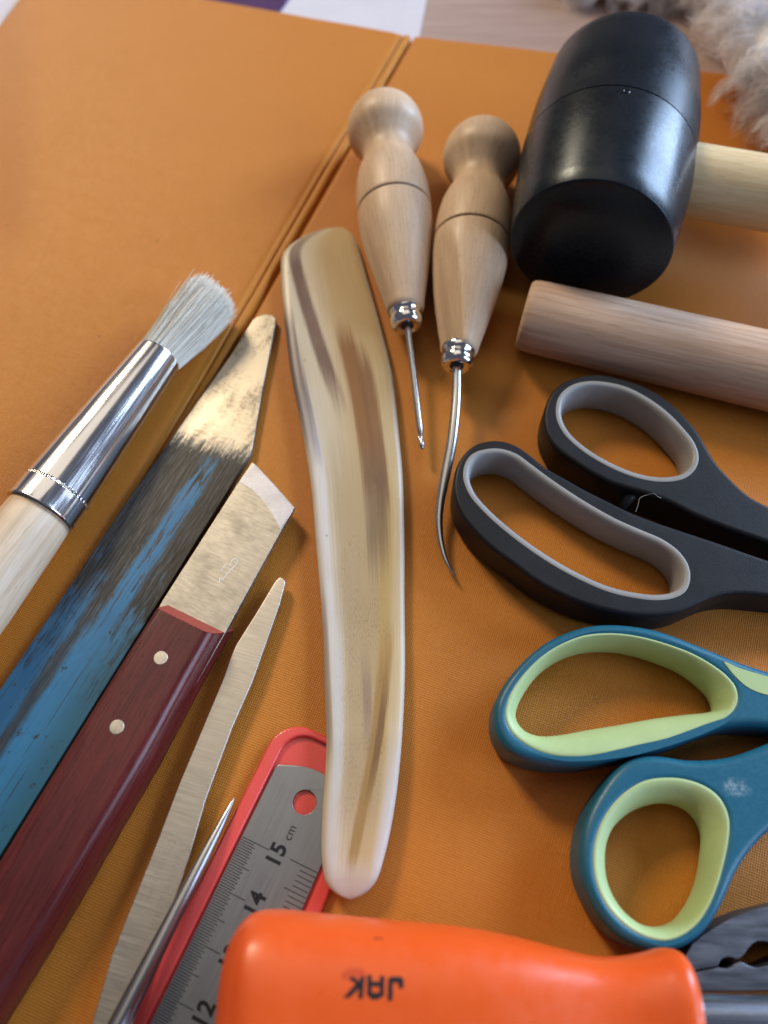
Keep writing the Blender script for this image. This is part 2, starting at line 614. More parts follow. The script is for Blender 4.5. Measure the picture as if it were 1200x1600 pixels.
# ------------------------------------------------------------------ the two awls
def awl_handle(px0, px1, sc_, label, z0, z1, facet=False):
    A, B = P(*px0, z0), P(*px1, z1)
    root = empty('wooden_awl', Vector((A.x, A.y, 0)), label, 'awl', 'wooden handled awls')
    d = (B - A).normalized(); L = (B - A).length
    # A = ball centre, B = lower end of the wood
    pr = [(-1.14, 0.02), (-1.10, 0.28), (-0.98, 0.58), (-0.75, 0.87), (-0.42, 1.07), (-0.05, 1.15), (0.30, 1.11), (0.62, 0.93), (0.90, 0.78), (1.12, 0.735), (1.32, 0.75), (1.58, 0.85), (1.92, 0.96), (2.38, 1.035), (2.85, 1.065), (3.25, 1.068)]
    pr = smooth_prof(pr, 4)
    g = 3.30
    pr += [(g, 1.055), (g + 0.02, 1.015), (g + 0.07, 1.01), (g + 0.09, 1.05), (g + 0.11, 1.06)]
    pr += smooth_prof([(g + 0.12, 1.06), (g + 0.5, 1.05), (g + 1.0, 1.0), (L - 1.9, 0.86), (L - 1.0, 0.68), (L - 0.35, 0.54), (L - 0.1, 0.49), (L, 0.40)], 4)
    o = lathe('handle', A, B, pr, BEECH, root, 48)
    if facet:
        me = o.data
        side, up = frame(d)
        nrm = (side * 0.70 + up * 0.55 + d * 0.22).normalized()
        pl = (A - root_base(root) + d * (g + 1.9)) + nrm * 0.66
        bm = bmesh.new(); bm.from_mesh(me)
        for vv in bm.verts:
            q = vv.co / S
            s = (q - (A - root_base(root))).dot(d)
            if s < g + 0.3: continue
            e = (q - pl).dot(nrm)
            if e > 0: vv.co = (q - nrm * e) * S
        bm.to_mesh(me); bm.free()
    # groove ring, dark brown
    lathe('groove_ring', A + d * (g + 0.004), B, [(0.005, 1.03), (0.016, 1.020), (0.066, 1.016), (0.080, 1.03)], GROOVE, root, 48, cap=False)
    fl = 0.62
    lathe('ferrule', A + d * (L - 0.16), A + d * (L + 1), smooth_prof([(0, 0.40), (0.02, 0.425), (0.10, 0.435), (0.19, 0.41), (0.25, 0.375), (0.30, 0.40), (0.36, 0.43), (0.46, 0.43), (0.56, 0.40), (0.62, 0.34), (0.63, 0.27), (0.60, 0.22)], 3), CHROME, root, 40, cap=True)
    return root, d, A + d * (L + 0.42)


g_m = M('dark_groove', (0.10, 0.06, 0.035), 0.6)
GROOVE = g_m.m
DARKM = mat_plain('dark_socket', (0.02, 0.018, 0.016), 0.5)

r1, d1, e1 = awl_handle((602, 203), (634, 489), 1.0, 'wooden awl with ball knob and a straight thin hooked needle, left of the pair', 1.15, 0.92)
lathe('socket', e1 - d1 * 0.02, e1 + d1, [(0, 0.20), (0.05, 0.17), (0.055, 0.10)], DARKM, r1, 20)
tip1 = P(660, 703, 0.40)
st = P(639, 522, 0.80)
n_path = [st.lerp(tip1, t) for t in (0, 0.2, 0.5, 0.72, 0.82, 0.86, 0.885, 0.90, 0.92, 0.945, 0.965, 0.985, 1.0)]
n_path[0] = e1 - d1 * 0.1
sweep('needle', n_path, [0.085, 0.085, 0.085, 0.084, 0.08, 0.068, 0.045, 0.04, 0.045, 0.07, 0.07, 0.05, 0.01], NEEDLE, r1, 14)
sd, up_ = frame(tip1 - st)
hk = [st.lerp(tip1, 0.935) + sd * 0.03 + up_ * 0.02, st.lerp(tip1, 0.92) + sd * 0.055 + up_ * 0.04, st.lerp(tip1, 0.90) + sd * 0.06 + up_ * 0.04, st.lerp(tip1, 0.885) + sd * 0.05 + up_ * 0.04]
sweep('hook', hk, [0.035, 0.03, 0.02, 0.006], CHROME, r1, 8)

r2, d2, e2 = awl_handle((753, 247), (716, 551), 1.0, 'wooden awl with a thick curved blade, its tip beside the black scissors', 1.15, 0.95, facet=True)
lathe('socket', e2 - d2 * 0.02, e2 + d2, [(0, 0.21), (0.05, 0.18), (0.055, 0.10)], DARKM, r2, 20)
cp = [(714, 590, .86), (713.5, 610, .83), (711, 648, .74), (706, 690, .64), (700, 722, .55), (693, 757, .46), (688, 786, .39), (686, 815, .33), (689, 846, .28), (696, 873, .25), (704, 889, .23), (712.5, 902, .21)]
cr = [.118, .122, .128, .132, .130, .118, .10, .088, .072, .055, .034, .006]
c_path = [P(x, y, z) for x, y, z in cp]
c_path[0] = e2 - d2 * 0.05
q = catmull([Vector((*p_, r)) .to_4d() if False else Vector((p_.x, p_.y, p_.z, r)) for p_, r in zip(c_path, cr)], 4, closed=False)
sweep('curved_blade', [Vector(w[:3]) for w in q], [max(w[3], 0.004) for w in q], NEEDLE, r2, 14, squash=0.75)

# ------------------------------------------------------------------ horn folder
hl = [(456, 382), (447, 391), (441, 398), (439, 410), (441, 461), (449, 540), (456, 592), (471, 667), (486, 761), (494, 855), (501, 934), (505, 1003), (507, 1072), (510, 1158), (508, 1209), (503, 1278), (503, 1347), (510, 1381), (526, 1398)]
hr = [(546, 362), (553, 370), (558, 381), (576, 442), (595, 510), (613, 585), (624, 686), (629, 742), (632, 855), (632, 934), (633, 1037), (631, 1106), (625, 1192), (615, 1271), (602, 1333), (587, 1378), (567, 1398)]
tl = [(520, 356), (508, 358), (494, 362), (474, 371)] + hl + [(545, 1406)]
tr = [(524, 355.5), (536, 357)] + hr + [(549, 1406)]


def xat(tab, y):
    if y <= tab[0][1]: return tab[0][0]
    for (xa, ya), (xb, yb) in zip(tab, tab[1:]):
        if ya <= y <= yb: return xa + (xb - xa) * (y - ya) / max(yb - ya, 1e-6)
    return tab[-1][0]


tls = [(q.x, q.y) for q in catmull([Vector(p_) for p_ in tl], 5, closed=False)]
trs = [(q.x, q.y) for q in catmull([Vector(p_) for p_ in tr], 5, closed=False)]
ys = [355.6, 356, 357, 358.5, 361, 365, 370, 377, 385, 395] + frange(405, 1370, 12) + [1376, 1382, 1387, 1391, 1395, 1398.5, 1401.5, 1403.6, 1405, 1405.8]
rings = []; uvs = []
NT = 21
for y in ys:
    xl, xr = xat(tls, y), xat(trs, y)
    s = (y - 355) / 1051.0
    lift = 0.18 * min(1, max(0, (y - 980) / 170.0))
    zc = 0.16 + lift + 0.10 * math.sin(math.pi * min(1, max(0, (y - 360) / 760.0)))
    endf = min(1, (y - 355) / 30.0, (1406.5 - y) / 40.0)
    th = 0.15 * math.sqrt(max(endf, 0.02)); tb = 0.11 * math.sqrt(max(endf, 0.02))
    a, b = P(xl, y, zc), P(xr, y, zc)
    ring = []; uv = []
    for i in range(NT):
        t = 0.5 - 0.5 * math.cos(math.pi * i / (NT - 1))
        e = max(0.0, 1 - abs(2 * t - 1) ** 7.0) ** 0.5
        w = a.lerp(b, t)
        dish = 0.07 * math.exp(-((t - 0.22) / 0.14) ** 2) * (1 - s) * (0.4 + s)
        ring.append(Vector((w.x, w.y, zc + th * e - dish * e))); uv.append((s, t))
    for i in range(NT - 2, 0, -1):
        t = 0.5 - 0.5 * math.cos(math.pi * i / (NT - 1))
        e = max(0.0, 1 - abs(2 * t - 1) ** 7.0) ** 0.5
        w = a.lerp(b, t)
        ring.append(Vector((w.x, w.y, zc - tb * e))); uv.append((s, t))
    rings.append(ring); uvs.append(uv)

m = M('polished_horn', rough=0.34, spec=0.35)
X, Y = m.xy()


def streak(m, s0, s1, pts, width, soft=0.06, wob=0.03, power=1.0):
    """mask: a streak running from s0 to s1 whose centre goes t = pts[0] -> pts[1]; a growth band in the horn"""
    n1 = m.noise(m.uv(5, 26, s0 * 7, 0), 1.0, 4, 0.6)
    k = m.math('DIVIDE', m.math('SUBTRACT', X, s0), s1 - s0)
    cen = m.math('ADD', m.math('MULTIPLY', k, pts[1] - pts[0]), pts[0])
    dd = m.math('ABSOLUTE', m.math('SUBTRACT', Y, cen))
    dd = m.math('ADD', dd, m.math('MULTIPLY', m.math('SUBTRACT', n1, 0.5), wob * 2))
    n2 = m.noise(m.uv(4, 120, s1 * 5, 1), 1.0, 4, 0.7)
    dd = m.math('ADD', dd, m.math('MULTIPLY', m.math('SUBTRACT', n2, 0.5), width * 0.9))
    a1 = m.ramp(dd, width * 0.45, width * 0.95, 1.0, 0.0)
    xx = m.math('ADD', X, m.math('MULTIPLY', m.math('SUBTRACT', n1, 0.5), 0.10))
    a2 = m.math('MULTIPLY', m.ramp(xx, s0 - soft, s0 + soft), m.ramp(xx, s1 - soft, s1 + soft, 1.0, 0.0))
    return m.math('MULTIPLY', m.math('MULTIPLY', a1, a2), power)


fine = m.noise(m.uv(7, 90), 1.0, 5, 0.75)
mott = m.noise(m.uv(24, 5.5), 1.0, 4, 0.6)
pores = m.noise(m.uv(150, 70), 1.0, 4, 0.75)
Xn = m.math('ADD', X, m.math('MULTIPLY', m.math('SUBTRACT', m.noise(m.uv(8, 9, 4, 4), 1.0, 4, 0.6), 0.5), 0.30))
rough_zone = m.math('MULTIPLY', m.ramp(Xn, 0.36, 0.60), m.ramp(Xn, 0.80, 0.97, 1, 0))
rough_zone = m.math('MULTIPLY', rough_zone, m.math('MULTIPLY', m.ramp(Y, 0.12, 0.3), m.ramp(Y, 0.75, 0.88, 1, 0)))
c = m.mix(m.ramp(Y, 0.25, 0.60), (0.64, 0.58, 0.45), (0.58, 0.44, 0.24))
c = m.mix(m.ramp(fine, 0.35, 0.70, 0.30, 0.0), c, (0.34, 0.22, 0.10))
hs = m.ramp(m.noise(m.uv(3, 160, 5, 9), 1.0, 3, 0.6), 0.63, 0.72, 0, 0.4)
c = m.mix(hs, c, (0.78, 0.72, 0.60))
c = m.mix(streak(m, 0.34, 0.90, (0.48, 0.52), 0.38, 0.08, 0.03, 0.75), c, (0.40, 0.29, 0.15))
c = m.mix(streak(m, 0.40, 0.80, (0.80, 0.70), 0.12, 0.05, 0.02, 0.7), c, (0.46, 0.30, 0.09))
c = m.mix(streak(m, 0.02, 0.25, (0.14, 0.40), 0.10, 0.045, 0.01, 0.95), c, (0.13, 0.07, 0.06))
c = m.mix(streak(m, 0.16, 0.40, (0.60, 0.66), 0.12, 0.03, 0.025, 0.95), c, (0.25, 0.115, 0.04))
c = m.mix(streak(m, 0.20, 0.42, (0.73, 0.78), 0.10, 0.03, 0.02, 0.9), c, (0.22, 0.10, 0.04))
c = m.mix(streak(m, 0.34, 0.50, (0.70, 0.70), 0.17, 0.05, 0.04, 0.75), c, (0.16, 0.10, 0.06))
c = m.mix(streak(m, 0.13, 0.34, (0.03, 0.09), 0.10, 0.03, 0.01, 0.95), c, (0.12, 0.09, 0.10))
c = m.mix(streak(m, 0.30, 0.64, (0.10, 0.07), 0.11, 0.08, 0.01, 0.6), c, (0.66, 0.66, 0.68))
c = m.mix(streak(m, 0.60, 0.90, (0.18, 0.14), 0.10, 0.08, 0.02, 0.55), c, (0.52, 0.56, 0.58))
c = m.mix(streak(m, 0.56, 0.78, (0.02, 0.05), 0.06, 0.05, 0.01, 0.6), c, (0.22, 0.17, 0.17))
c = m.mix(streak(m, 0.62, 0.96, (0.78, 0.48), 0.11, 0.04, 0.015, 0.85), c, (0.33, 0.19, 0.055))
c = m.mix(streak(m, 0.69, 0.83, (0.76, 0.64), 0.065, 0.05, 0.02, 0.85), c, (0.17, 0.085, 0.035))
c = m.mix(streak(m, 0.66, 0.75, (0.52, 0.55), 0.08, 0.05, 0.05, 0.6), c, (0.20, 0.14, 0.11))
tipm = m.math('MAXIMUM', m.ramp(X, 0.93, 0.985), m.math('MULTIPLY', m.ramp(X, 0.70, 0.86), m.ramp(Y, 0.76, 0.90)))
tipm = m.math('MAXIMUM', tipm, m.math('MULTIPLY', m.ramp(X, 0.84, 0.95), m.ramp(Y, 0.2, 0.34, 1, 0)))
c = m.mix(m.math('MULTIPLY', tipm, 0.7), c, (0.56, 0.54, 0.53))
c = m.mix(m.math('MULTIPLY', m.ramp(Y, 0.94, 0.98), 0.6), c, (0.60, 0.57, 0.52))  # pale right rim: the window glint is put into the colour
c = m.mix(m.math('MULTIPLY', m.math('MULTIPLY', m.ramp(pores, 0.46, 0.70), rough_zone), m.ramp(m.noise(m.uv(16, 4, 2, 2), 1.0, 3), 0.35, 0.65, 0.1, 0.6)), c, (0.16, 0.10, 0.045))
nick = m.ramp(m.voro(m.uv(22, 4.3, 1.3, 0.4), 1.0), 0.035, 0.07, 0.75, 0)
c = m.mix(m.math('MULTIPLY', nick, 0.8), c, (0.26, 0.18, 0.09))
c = m.mix(m.math('MULTIPLY', m.ramp(mott, 0.4, 0.75), 0.12), c, (0.38, 0.26, 0.12))
col(m, c)
m.set(Roughness=m.math('ADD', 0.36, m.math('MULTIPLY', rough_zone, 0.16)))
m.bump(m.math('ADD', m.math('MULTIPLY', m.math('MULTIPLY', m.math('SUBTRACT', pores, 0.5), rough_zone), 1.6), m.math('MULTIPLY', fine, 0.4)), 0.2, 0.00022)
m.b.inputs['Subsurface Weight'].default_value = 0.0
m.b.inputs['Subsurface Radius'].default_value = (0.004, 0.0025, 0.0012)
m.b.inputs['Subsurface Scale'].default_value = 0.5
hb = P(540, 880)
folder = loft('horn_folder', rings, m.m, None, True, uvs, 75, hb)
tag(folder, 'long curved horn folder with brown streaks lying in the middle, its end on the ruler', 'bone folder')

# ------------------------------------------------------------------ round paste brush
ba, bb = P(64, 801, 0.86), P(248, 557, 0.74)
bd = (bb - ba).normalized(); bl = (bb - ba).length
brush = empty('paste_brush', Vector((ba.x, ba.y, 0)), 'round brush with white bristles, shiny metal ferrule and pale wooden handle', 'brush')
BW = mat_wood('pale_brush_wood', (0.58, 0.42, 0.27), (0.70, 0.56, 0.40), 0.45, 0.45, 0.25, 4.5, bands=0.7)
lathe('handle', ba + bd * 0.10, ba - bd, [(0, 0.70), (0.1, 0.76), (0.8, 0.80), (2.5, 0.86), (5, 0.88), (8, 0.80), (11, 0.62), (13, 0.55)], BW, brush, 40)
fm = M('tinned_ferrule', (0.80, 0.80, 0.82), 0.10, 1.0)
fx, fy = fm.xy()
dents = fm.math('MULTIPLY', fm.ramp(fm.math('ABSOLUTE', fm.math('SUBTRACT', fx, 0.62)), 0.02, 0.045, 1, 0), fm.wave(fm.uv(), 2.6, 'Y'))
fine = fm.noise(fm.uv(0.5, 12), 1.4, 4)
fm.set(Roughness=fm.ramp(fine, 0.3, 0.7, 0.11, 0.22))
fm.bump(fm.math('ADD', fm.math('MULTIPLY', dents, -1.0), fm.math('MULTIPLY', fine, 0.02)), 0.5, 0.0006)
lathe('ferrule', ba, bb, [(-0.01, 0.80), (-0.02, 0.845), (0.0, 0.858), (0.03, 0.855), (0.1, 0.842), (0.5, 0.83), (0.7, 0.82), (bl * 0.5, 0.73), (bl - 0.05, 0.605), (bl - 0.02, 0.602), (bl, 0.597), (bl, 0.575), (bl - 0.06, 0.57), (bl - 0.08, 0.01)], fm.m, brush, 64, cap=True)
bv = []; bf = []; bu = []
tipc = P(339, 456, 0.80)
axis = (tipc - bb)
bs, bup = frame(axis)
AL = axis.length
for k in range(2600):
    r = math.sqrt(random.random()); a = random.random() * 2 * math.pi
    o2 = bs * math.cos(a) + bup * math.sin(a)
    base_ = bb - bd * 0.15 + o2 * (r * 0.56)
    ln = AL * (1.0 - 0.10 * r * r + random.uniform(-0.14, 0.05))
    spread = 0.56 * r + (0.16 * r) + random.gauss(0, 0.035) + (random.random() < 0.012) * random.uniform(0, 0.3)
    end = bb + axis.normalized() * ln + o2 * spread + Vector((random.gauss(0, .04), random.gauss(0, .04), random.gauss(0, .03)))
    mid = base_.lerp(end, 0.55) + o2 * (0.035 + random.gauss(0, 0.02))
    pts3 = [base_, base_.lerp(end, .3) + o2 * 0.02, mid, base_.lerp(end, .8) + o2 * 0.02, end]
    i0 = len(bv)
    for j, q in enumerate(pts3):
        rr = 0.0125 * (1 - 0.5 * j / 4)
        for i in range(3):
            an = i * 2.094
            bv.append(q + bs * (math.cos(an) * rr) + bup * (math.sin(an) * rr)); bu.append((k * 0.137 % 10, j))
    for j in range(4):
        for i in range(3):
            bf.append((i0 + j * 3 + i, i0 + j * 3 + (i + 1) % 3, i0 + j * 3 + 3 + (i + 1) % 3, i0 + j * 3 + 3 + i))
bm_ = M('white_bristle', (0.8, 0.78, 0.7), 0.5, 0, 0.4)
bx, by = bm_.xy()
wn = bm_.noise(bm_.uv(3.7, 0.0), 3.0, 1)
col(bm_, bm_.mix(bm_.ramp(wn, 0.3, 0.7), (0.66, 0.60, 0.47), (0.90, 0.86, 0.76)))
br = mk('bristles', bv, bf, bm_.m, brush, bu, 80)
tag(br, kind='stuff')

# ------------------------------------------------------------------ blue painted blade knife
m = M('blue_painted_steel', rough=0.45)
X, Y = m.xy()          # X along the blade from the tip (cm, growing downwards), Y across (cm)
grain = m.noise(m.uv(1.2, 16), 1.2, 5, 0.65)
big = m.noise(m.uv(0.7, 1.3), 1.0, 5, 0.62)
spk = m.noise(m.uv(9, 9), 1.0, 4, 0.7)
edge = m.math('ADD', X, m.math('MULTIPLY', m.math('SUBTRACT', grain, 0.5), 1.6))
edge = m.math('ADD', edge, m.math('MULTIPLY', m.math('SUBTRACT', spk, 0.5), 0.5))
edge = m.math('ADD', edge, m.math('MULTIPLY', Y, 0.15))
ground = m.ramp(edge, 4.0, 4.55, 1.0, 0.0)                    # bare ground steel at the tip
# worn paint: dark steel shows near the ground part and along the middle
wear = m.math('ADD', m.math('MULTIPLY', big, 0.7), m.math('MULTIPLY', grain, 0.55))
pd1 = m.ramp(m.math('ADD', m.math('MULTIPLY', X, 0.105), wear), 1.50, 1.74)     # paint grows with distance
cstr = m.math('ABSOLUTE', m.math('SUBTRACT', Y, m.math('MULTIPLY', m.math('SUBTRACT', big, 0.5), 0.25)))
lane = m.ramp(m.math('ADD', m.math('ABSOLUTE', m.math('SUBTRACT', Y, 0.12)), m.math('MULTIPLY', m.math('SUBTRACT', grain, 0.5), 0.5)), 0.16, 0.30, 0.9, 0.0)
brk = m.ramp(m.math('ADD', m.math('MULTIPLY', m.noise(m.uv(0.9, 9, 3, 2), 1.0, 5, 0.7), 1.0), m.math('MULTIPLY', X, 0.02)), 0.53, 0.63)
paint = m.math('MAXIMUM', pd1, m.math('MULTIPLY', m.math('MULTIPLY', lane, brk), m.ramp(X, 4.4, 5.0)))
rub = m.ramp(m.math('ADD', m.math('ABSOLUTE', m.math('ADD', Y, 0.36)), m.math('MULTIPLY', m.math('SUBTRACT', big, 0.5), 0.35)), 0.05, 0.24, 0.9, 0.0)
rub = m.math('MULTIPLY', rub, m.ramp(X, 6.0, 7.5))
paint = m.math('MULTIPLY', paint, m.math('SUBTRACT', 1.0, m.math('MULTIPLY', rub, m.ramp(grain, 0.25, 0.55, 0.75, 1.0))))
chips = m.ramp(m.noise(m.uv(2.6, 3.6, 4, 1), 1.0, 5, 0.7), 0.60, 0.67, 0, 0.8)
paint = m.math('MULTIPLY', paint, m.math('SUBTRACT', 1.0, chips))
scrat = m.ramp(m.noise(m.uv(0.35, 26, 1, 7), 1.0, 3, 0.6, 0.5), 0.60, 0.68, 0, 0.8)
paint = m.math('MULTIPLY', paint, m.math('SUBTRACT', 1.0, scrat))
blue = m.mix(big, (0.008, 0.115, 0.26), (0.020, 0.195, 0.37))
dull = m.math('MULTIPLY', m.ramp(Y, -0.2, -0.7), 0.55)
blue = m.mix(dull, blue, (0.022, 0.085, 0.14))
dark = m.mix(m.ramp(m.math('ADD', m.math('MULTIPLY', grain, 0.7), m.math('MULTIPLY', m.noise(m.uv(0.6, 44, 3, 3), 1.0, 3, 0.7), 0.5)), 0.45, 0.85), (0.006, 0.007, 0.008), (0.085, 0.083, 0.080))
dark = m.mix(m.ramp(spk, 0.62, 0.72, 0, 0.4), dark, (0.20, 0.15, 0.07))
patch = m.noise(m.uv(0.9, 2.2, 1, 4), 1.0, 4, 0.6)
lines = m.noise(m.uv(26, 2.5), 1.0, 4, 0.7)
gsteel = m.mix(m.ramp(m.math('ADD', m.math('ADD', m.math('MULTIPLY', spk, 0.35), m.math('MULTIPLY', lines, 0.35)), m.math('MULTIPLY', patch, 0.75)), 0.66, 0.98), (0.56, 0.515, 0.43), (0.15, 0.137, 0.115))
c = m.mix(paint, dark, blue)
c = m.mix(ground, c, gsteel)
col(m, c)
m.set(Metallic=m.math('MAXIMUM', ground, m.math('MULTIPLY', m.math('SUBTRACT', 1.0, paint), 0.35)))
m.set(Roughness=m.math('SUBTRACT', 0.46, m.math('MULTIPLY', ground, 0.10)))
m.bump(m.math('ADD', m.math('MULTIPLY', paint, 0.6), m.math('MULTIPLY', grain, 0.4)), 0.25, 0.00010)
BLUE = m.m
bz = 0.20
tip = P2(413, 492, bz); far = P2(0, 1200, bz)
ud = (P2(-60, 1293, bz) - P2(405, 560, bz)).normalized()
ud = (P2(34, 1025, bz) - P2(292, 650, bz)).normalized()
bc = P2((292 + 390) / 2, (650 + 712) / 2, bz)
cen = tip + ud * ((bc - tip).dot(ud)); uo = bc - ud * ((bc - tip).dot(ud))
out = [(412, 491), (425, 491.5), (431, 497), (429, 512), (426, 528), (410, 608), (397, 685), (394, 701), (390, 712), (377, 733), (333, 804), (267, 910), (243, 948), (120, 1145), (0, 1338), (-180, 1640), (-420, 1640), (-180, 1340), (0, 1077), (34, 1026), (119, 901), (208, 768), (292, 651), (358, 558), (394, 501), (400, 495)]
blue = solid('painted_blade_knife', [polygon(out, bz)], 0.02, bz, 0.022, BLUE, udir=ud, uorg=uo, base=P(260, 830), res=2)
tag(blue, 'flat steel blade knife with worn blue paint and bare ground tip', 'knife')

# ------------------------------------------------------------------ red handled knife
kz = 0.50
kn = empty('riveted_knife', P(300, 960), 'paring knife with dark red wooden handle, two rivets and square skewed steel blade', 'knife')
bo = [(394, 722), (400, 726), (430, 758), (460, 793), (442, 824), (400, 900), (352, 988), (300, 1080), (200, 1040), (254, 938), (377, 747)]
kd = (P2(254, 938, kz) - P2(377, 747, kz)).normalized()
KST = mat_steel('satin_blade_steel', (0.52, 0.495, 0.44), 0.34, 16.0, 2.2, 0.5, 0.10, 0.25)
bl_ = solid('blade', [polygon(bo, kz)], kz - 0.17, kz, 0.012, KST, kn, kd, P2(420, 760, kz), res=1)
bev = [(396, 724.5), (401, 728.5), (430, 760), (457.5, 793), (448, 810), (438, 828), (433, 817), (425, 803), (416, 790), (406, 777), (395, 766.5), (384, 759), (374, 753.5), (379, 746)]
BEVM = mat_plain('honed_bevel', (0.52, 0.53, 0.60), 0.42, 0.85, 0.5, 0.10, 10, 0.00002, 0.15)
solid('honed_bevel', [polygon(bev, kz)], kz - 0.002, kz + 0.006, 0.002, BEVM, bl_, kd, res=0)
mk_m = mat_plain('etched_mark', (0.80, 0.80, 0.82), 0.6, 0.5)


def scratch(name, pts, z, r, mat, parent):
    return sweep(name, [P(x, y, z) for x, y in pts], r, mat, parent, 6, squash=0.4)


scratch('stamped_mark', [(345, 893), (352, 882), (360, 884), (362, 876), (368, 872), (372, 876), (366, 885), (358, 893), (352, 900), (346, 908)], kz + 0.002, 0.008, mk_m, bl_)
scratch('stamped_mark', [(342, 911), (344, 902), (348, 904)], kz + 0.002, 0.010, mk_m, bl_)
# handle: two scales as one slab, rounded edges
m = M('oiled_red_wood', rough=0.3, spec=0.5)
fine = m.noise(m.uv(0.6, 11), 1.5, 5, 0.6, 0.3)
band = m.noise(m.uv(0.25, 1.8), 1.0, 3)
pore = m.ramp(m.noise(m.uv(4.5, 36, 2, 3), 1.0, 2), 0.64, 0.72)
c = m.mix(m.ramp(fine, 0.3, 0.7), (0.075, 0.009, 0.009), (0.130, 0.017, 0.015))
c = m.mix(m.ramp(band, 0.35, 0.72, 0, 0.6), c, (0.040, 0.006, 0.007))
c = m.mix(m.math('MULTIPLY', pore, 0.8), c, (0.03, 0.008, 0.008))
col(m, c); m.set(Roughness=m.ramp(fine, 0.3, 0.7, 0.24, 0.36))
m.bump(m.math('SUBTRACT', m.math('MULTIPLY', fine, 0.4), pore), 0.25, 0.00012)
RED = m.m
hz = 0.98
kd2 = (P2(0, 1342, hz) - P2(236, 960, hz)).normalized()
tlp = catmull([P2(x, y, hz) for x, y in ((243, 950), (180, 1050), (120, 1147), (60, 1244), (0, 1342), (-140, 1570), (-300, 1830))], 10, closed=False)
trp = catmull([P2(x, y, hz) for x, y in ((331, 993), (282, 1081), (228, 1181), (166, 1286), (104, 1392), (38, 1500), (-40, 1625), (-180, 1850))], 10, closed=False)
tlp = resample(tlp, 40, closed=False); trp = resample(trp, 40, closed=False)
rings = []; uvs = []
ul = 0.0
for k, (lq, rq) in enumerate(zip(tlp, trp)):
    if k: ul += (lq - tlp[k - 1]).length
    ax = (rq - lq).normalized(); wd = (rq - lq).length
    al = Vector((-ax.y, ax.x)); al = al if al.dot(kd2) > 0 else -al
    sec = [(0.06, 0.03), (0.0, 0.10), (0.0, hz - 0.10), (0.02, hz - 0.04), (0.07, hz - 0.01)]
    sec += [(0.14 + (wd - 0.14 - 0.26) * i / 6, hz) for i in range(7)]
    sec += [(wd - 0.02 - 0.24 + 0.26 * math.sin(math.radians(a_)), hz - 0.26 + 0.26 * math.cos(math.radians(a_))) for a_ in (12, 24, 36, 48, 60, 72, 84)]
    sec += [(wd + 0.04, hz - 0.34), (wd + 0.10, 0.16), (wd + 0.06, 0.05), (wd - 0.05, 0.02)]
    ring = []; uv = []; vl = 0.0
    for i, (c_, z_) in enumerate(sec):
        back = 0.0 if k else -0.55 * (hz - z_) / hz
        q = lq + ax * c_ + al * back
        if i: vl += math.hypot(sec[i][0] - sec[i - 1][0], sec[i][1] - sec[i - 1][1])
        ring.append(Vector((q.x, q.y, z_))); uv.append((ul, vl))
    rings.append(ring); uvs.append(uv)
hnd = loft('handle', rings, RED, kn, True, uvs, 40)
end_ring = rings[0]
m2 = M('cut_end_grain', (0.30, 0.055, 0.035), 0.5)
col(m2, m2.mix(m2.noise(m2.obj(), 9, 4), (0.24, 0.035, 0.022), (0.36, 0.07, 0.045)))
cz = sum(end_ring, Vector((0, 0, 0))) / len(end_ring)
off = Vector((kd2.x, kd2.y, 0)) * -0.006 + Vector((0, 0, 0.001))
mk('end_grain', [cz + off] + [cz + (q - cz) * 0.985 + off for q in end_ring], [(0, i + 1, (i + 1) % len(end_ring) + 1) for i in range(len(end_ring))], m2.m, hnd, None, None)
RIV = mat_plain('aluminium_rivet', (0.55, 0.52, 0.46), 0.45, 1.0, 0.5, 0.15, 25, 0.00003, 0.4)
for x, y in ((251, 1028), (182.5, 1136)):
    q = P(x, y, hz)
    lathe('rivet', q - Vector((0, 0, 0.05)), q + Vector((0, 0.0001, 1)), [(0, 0.150), (0.052, 0.150), (0.058, 0.140), (0.060, 0.02)], RIV, kn, 28, smooth=18)

# ------------------------------------------------------------------ narrow steel spatula strip
SST = mat_steel('bright_worn_steel', (0.60, 0.56, 0.49), 0.36, 22.0, 0.7, 0.15, 0.10, 0.22)
sz = 0.30
so = [(437, 901), (443, 903), (445.5, 911), (437, 944), (394, 1066), (363, 1136), (321, 1250), (286, 1372), (254, 1455), (206, 1600), (165, 1720), (95, 1720), (144, 1598), (175, 1490), (210, 1403), (245, 1316), (280, 1224), (324, 1119), (350, 1057), (359, 1030), (369, 1007), (400, 958), (430, 908)]
sdir = (P2(144, 1598, sz) - P2(324, 1119, sz)).normalized()
spat = empty('steel_strip', P(300, 1250), 'narrow bright steel strip with tapered tip and faint engraving, beside the red handled knife', 'spatula')
stp = solid('strip', [polygon(so, sz)], sz - 0.13, sz, 0.025, SST, spat, sdir, P2(437, 901, sz), res=2)
ENG = mat_plain('engraved_line', (0.40, 0.37, 0.31), 0.5, 0.9)


def text_mesh(name, txt, size, origin, xdir, mat, parent, z, bold=0.0, base=None, spacing=1.0):
    cu = bpy.data.curves.new('tmp', 'FONT')
    cu.body = txt; cu.size = size; cu.offset = bold; cu.space_character = spacing
    cu.align_x = 'CENTER'; cu.align_y = 'CENTER'
    cu.resolution_u = 4
    o = bpy.data.objects.new('tmp', cu); COL.objects.link(o)
    dg = bpy.context.evaluated_depsgraph_get(); dg.update()
    me = bpy.data.meshes.new_from_object(o.evaluated_get(dg))
    bpy.data.objects.remove(o); bpy.data.curves.remove(cu)
    xd = Vector(xdir).normalized(); yd = Vector((-xd.y, xd.x))
    vs = [Vector((*(Vector(origin) + xd * v.co.x + yd * v.co.y), z)) for v in me.vertices]
    fs = [tuple(p_.vertices) for p_ in me.polygons]
    bpy.data.meshes.remove(me)
    return mk(name, vs, fs, mat, parent, None, None)


